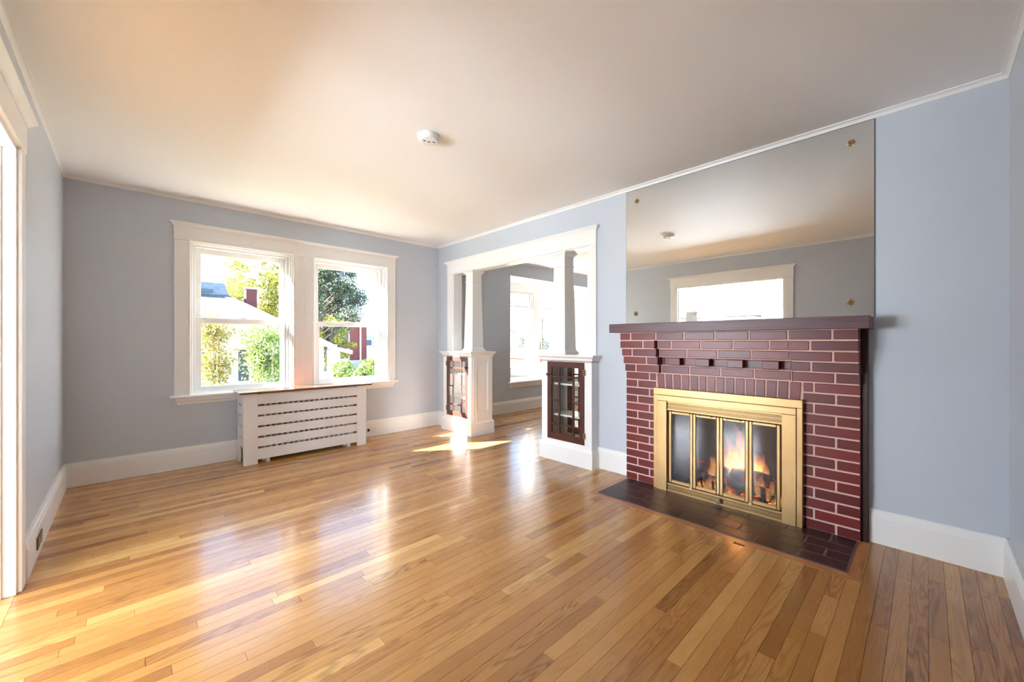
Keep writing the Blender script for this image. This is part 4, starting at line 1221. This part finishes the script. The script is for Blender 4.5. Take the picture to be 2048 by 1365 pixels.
def ext_window(parent, x0, x1, z0, z1, y, shutters=True):
    w = mkobj('window', gmerge(gbox(x0 - 0.08, x0, y - 0.06, y, z0 - 0.08, z1 + 0.08), gbox(x1, x1 + 0.08, y - 0.06, y, z0 - 0.08, z1 + 0.08), gbox(x0, x1, y - 0.06, y, z1, z1 + 0.08), gbox(x0, x1, y - 0.07, y, z0 - 0.08, z0), gbox(x0, x1, y - 0.05, y, (z0 + z1) / 2 - 0.03, (z0 + z1) / 2 + 0.03)), M['ext_trim'], parent)
    mkobj('pane', gbox(x0, x1, y - 0.035, y - 0.03, z0, z1), M['ext_glass'], w)
    if shutters:
        for a, b in ((x0 - 0.50, x0 - 0.10), (x1 + 0.10, x1 + 0.50)):
            mkobj('shutter', gmerge(gbox(a, b, y - 0.06, y - 0.02, z0 - 0.08, z1 + 0.08)), M['shutter'], w)
    return w
ext_window(hs, 4.12, 5.3, -0.55, 0.72, HY - 0.02)
ext_window(hs, 0.8, 2.85, 0.0, 0.72, HY - 0.02, False)
# lower wing at the corner
wg = mkobj('wing_siding', clapboard(7.35, 8.0, GZ, EZ - 0.25, HY - 0.6, 'x', -1), M['siding'], hs)
V = [(7.2, HY - 1.1, EZ + 0.02), (8.45, HY - 1.1, EZ - 0.28), (8.45, HY + 4, EZ - 0.28), (7.2, HY + 4, EZ + 0.02)]
V += [(x, y, z - 0.10) for x, y, z in V]
mkobj('wing_roof', (V, [(0, 1, 2, 3), (7, 6, 5, 4), (0, 4, 5, 1), (1, 5, 6, 2), (2, 6, 7, 3), (3, 7, 4, 0)]), M['shingle'], hs)
mkobj('rake_board', gmap(gbox(7.2, 8.45, -0.03, 0.0, -0.2, 0.0), lambda x, y, z: (x, HY - 1.1 + y, EZ - 0.0 + z - (x - 7.2) * 0.24)), M['gutter'], hs)

# ---- brick apartment block, pale block, grey block
ap = thing('apartment_block', (24, 47, GZ), 'dark red brick apartment block with white windows behind the trees', 'building')
AY = 46.0
mkobj('walls', gbox(12.0, 20.3, AY, AY + 14, GZ, 3.4), M['ext_brick'], ap)
mkobj('parapet', gbox(11.9, 20.4, AY - 0.1, AY + 14, 3.4, 3.75), M['concrete'], ap)
mkobj('foundation', gbox(11.95, 20.35, AY - 0.05, AY + 1, GZ, -1.0), M['concrete'], ap)
for x in (13.6, 17.1):
    for z in (-0.9, 1.1, 2.65):
        w = mkobj('window', gbox(x, x + 1.15, AY - 0.06, AY + 0.01, z, z + 1.25), M['ext_trim'], ap)
        mkobj('pane', gbox(x + 0.12, x + 1.03, AY - 0.08, AY - 0.05, z + 0.12, z + 1.13), M['ext_glass'], w)
mkobj('downspout', gtube([(19.5, AY - 0.12, -1.0), (19.5, AY - 0.12, 3.5)], 0.09, 8), M['ext_trim'], ap)
pb = thing('pale_block', (28.5, 70, GZ), 'plain pale stucco block rising behind the brick apartment block', 'building')
mkobj('walls', gbox(26.6, 30.3, 68, 80, GZ, 6.25), M['pale_wall'], pb)
mkobj('coping', gbox(26.5, 30.4, 67.9, 80, 6.25, 6.4), M['concrete'], pb)
gb = thing('grey_block', (30, 58, GZ), 'low grey block with a dark window beside the brick apartment block', 'building')
mkobj('walls', gbox(24.5, 33, 56, 66, GZ, 2.1), M['grey_wall'], gb)
mkobj('annex', gbox(22.6, 24.1, 52, 56, GZ, 0.4), M['pale_wall'], gb)
w = mkobj('window', gbox(24.6, 25.5, 55.95, 56.02, 0.5, 1.5), M['ext_trim'], gb)
mkobj('pane', gbox(24.68, 25.42, 55.92, 55.96, 0.6, 1.4), M['ext_glass'], w)
pv = setting('driveway', gbox(8.5, 24, 24, 44, GZ, GZ + 0.02), M['concrete'], 'pale concrete driveway beside the clapboard house', 'driveway')

# ---- trees and shrubs seen through the double window, and one unseen shading shrub
tree('tall yellow green tree with a pale forked trunk behind the chimney', (7.2, 35.5, GZ), 15.5, 3.0, 3.2, 0.20, M['leaf_yellow'], M['bark_pale'], 520, 0.20, group='trees behind the house', blobs=85)
tree('broad dark green tree between the house and the brick apartment block', (12.6, 39, GZ), 13.5, 3.5, 2.4, 0.20, M['leaf_dark'], M['bark'], 520, 0.24, group='trees behind the house', blobs=105)
tree('small yellowing tree in front of the apartment block', (11.0, 31, GZ), 4.9, 1.6, 1.4, 0.17, M['leaf_yellow'], M['bark'], 420, 0.15, group='trees behind the house', blobs=24)

def vine(label, base, height, r, mat, n, leaf, group, stems=5, profile=None):
    t = thing('climbing_shrub', base, label, 'shrub', group)
    b = Vector(base); gs, bl = [], []
    for k in range(stems):
        p = [b + Vector((random.uniform(-r, r) * 0.3, random.uniform(-r, r) * 0.3, 0))]
        for i in range(1, 7):
            p.append(p[-1] + Vector((random.uniform(-.09, .09) * r * 3, random.uniform(-.09, .09) * r * 3, height / 6)))
        gs.append(gtube(p, [0.022 * (1 - i / 8) for i in range(7)], 5))
        for q in p[1:]:
            for _ in range(3):
                bl.append((q.x + random.uniform(-r, r) * 0.9, q.y + random.uniform(-r, r) * 0.9, q.z + random.uniform(-.2, .2), random.uniform(0.10, 0.22)))
    mkobj('stems', gmerge(*gs), M['bark_pale'], t, smooth=True)
    pts = []
    for (x, y, z, rr) in bl:
        m = int(n * rr * 4)
        p = RNG.normal(size=(m, 3)); p *= rr * 0.55
        pts.append(p + np.array([x, y, z]))
    leaves_mesh('foliage', np.concatenate(pts), leaf, mat, t, aspect=0.45, droop=0.6)
    return t
vine('tangled vine of yellowing leaves climbing outside the window', (0.98, 8.2, GZ), 3.3, 0.17, M['leaf_vine'], 170, 0.050, 'shrubs outside the double window', 6)
vine('leafy green shrub with drooping compound leaves outside the window', (2.02, 9.2, GZ), 3.2, 0.27, M['leaf_fresh'], 170, 0.062, 'shrubs outside the double window', 7)
vine('tall dense shrub added out of view to shade the lower window sash', (-0.70, 6.15, GZ), 4.05, 0.32, M['leaf_vine'], 110, 0.10, 'shrubs outside the double window', 8)  # unseen from the camera, placed to block sun through the lower sash
def bush(label, x, y, z0, h, r, mat, leaf, n):
    t = thing('garden_bush', (x, y, z0), label, 'bush', 'bright bushes below the double window')
    gs = [gtube([(x + random.uniform(-.1, .1), y, z0), (x + random.uniform(-r, r) * .5, y + random.uniform(-r, r) * .5, z0 + h * 0.8)], [0.03, 0.01], 5) for _ in range(5)]
    mkobj('stems', gmerge(*gs), M['bark'], t)
    bl = [(x + random.gauss(0, r * 0.45), y + random.gauss(0, r * 0.45), z0 + h * random.uniform(0.45, 0.92), r * 0.42) for _ in range(10)]
    pts = []
    for (a, b, c, rr) in bl:
        p = RNG.normal(size=(n, 3)); p /= np.linalg.norm(p, axis=1)[:, None]; p *= rr
        pts.append(p + np.array([a, b, c]))
    leaves_mesh('foliage', np.concatenate(pts), leaf, mat, t, aspect=0.8, droop=0.2)
    return t
bush('rounded bright green bush with broad leaves below the window', 4.22, 10.6, GZ, 2.75, 0.55, M['leaf_fresh'], 0.12, 150)
bush('yellow green bush with pointed leaves beside the rounded bush', 5.45, 11.5, GZ, 2.95, 0.42, M['leaf_yellow'], 0.13, 120)
bush('low pale bush in front of the clapboard corner', 3.25, 9.6, GZ, 2.1, 0.30, M['leaf_fresh'], 0.10, 90)

# ---- view from the dining room window
rf = thing('brick_building', (24, 22, GZ), 'low orange brick building with a grey roof outside the dining window', 'building')
mkobj('walls', gbox(24.6, 46, 14, 24.2, GZ - 2, 0.42), M['ext_brick_orange'], rf)
mkobj('walls', gbox(20.0, 24.4, 19.4, 34, GZ - 2, 0.0), M['ext_brick_orange'], rf)
mkobj('parapet', gbox(19.9, 24.5, 19.3, 34, 0.0, 0.13), M['concrete'], rf)
V = [(22.0, 24.4, 0.12), (26.5, 24.4, 0.12), (26.5, 30, 0.95), (22.0, 30, 0.95), (22.0, 30, 0.0), (26.5, 30, 0.0)]
mkobj('roof', (V, [(0, 1, 2, 3), (3, 2, 5, 4), (0, 3, 4), (1, 5, 2), (0, 4, 5, 1)]), M['shingle'], rf)
po = thing('utility_pole', (40, 35.8, GZ), 'wooden utility pole with a cross arm beyond the dining window', 'pole')
mkobj('post', gtube([(40, 35.8, GZ - 2), (40, 35.8, 4.4)], [0.15, 0.10], 8), M['pole_wood'], po)
mkobj('cross_arm', gmap(gbox(-1.15, 1.15, -0.06, 0.06, 3.9, 4.03), lambda x, y, z: (40 + x * 0.66 + y, 35.8 - x * 0.75, z)), M['pole_wood'], po)
for k in range(7):
    x, y = 40 + k * 8.6, 66 - k * 5.2 + (k % 2) * 9
    tree('rounded tree in the line along the horizon', (x, y, GZ - 2), 5.6 + random.uniform(-.4, .9), 4.2, 0.8, 0.34, M['leaf_dark'], M['bark'], 70, 0.2, group='trees along the horizon', blobs=34)

# ---- view from the sunroom windows (seen in the mirror), plus an added shade tree
h2 = thing('side_house', (-14, 7, GZ), 'grey clapboard house with a low gable roof outside the sunroom', 'house')
mkobj('siding', clapboard(5.2, 14.0, GZ, 2.35, -13.0, 'y', 1), M['siding'], h2)
mkobj('siding', clapboard(-22, -13.0, GZ, 2.35, 5.2, 'x', -1), M['siding'], h2)
V = [(-12.5, 4.7, 2.3), (-12.5, 14.5, 2.3), (-17.5, 14.5, 4.4), (-17.5, 4.7, 4.4), (-22.5, 4.7, 2.3), (-22.5, 14.5, 2.3)]
mkobj('roof', (V, [(0, 1, 2, 3), (3, 2, 5, 4), (0, 3, 4), (1, 5, 2), (0, 4, 5, 1)]), M['shingle'], h2)
for y in (6.6, 9.4):
    w = mkobj('window', gbox(-12.97, -12.9, y, y + 1.0, 0.6, 2.0), M['ext_trim'], h2)
    mkobj('pane', gbox(-12.91, -12.88, y + 0.1, y + 0.9, 0.7, 1.9), M['ext_glass'], w)
tree('yellow green tree outside the sunroom, reflected in the mirror', (-27, 4.6, GZ), 8.6, 3.0, 2.2, 0.24, M['leaf_fresh'], M['bark'], 260, 0.2, blobs=30)
tree('large dense leafy tree added out of view to shade the sunroom windows', (-7.6, 5.6, GZ), 10.5, 3.6, 5.6, 0.24, M['leaf_dark'], M['bark'], 420, 0.28, blobs=70)  # not in view; added to keep direct sun out of the sunroom
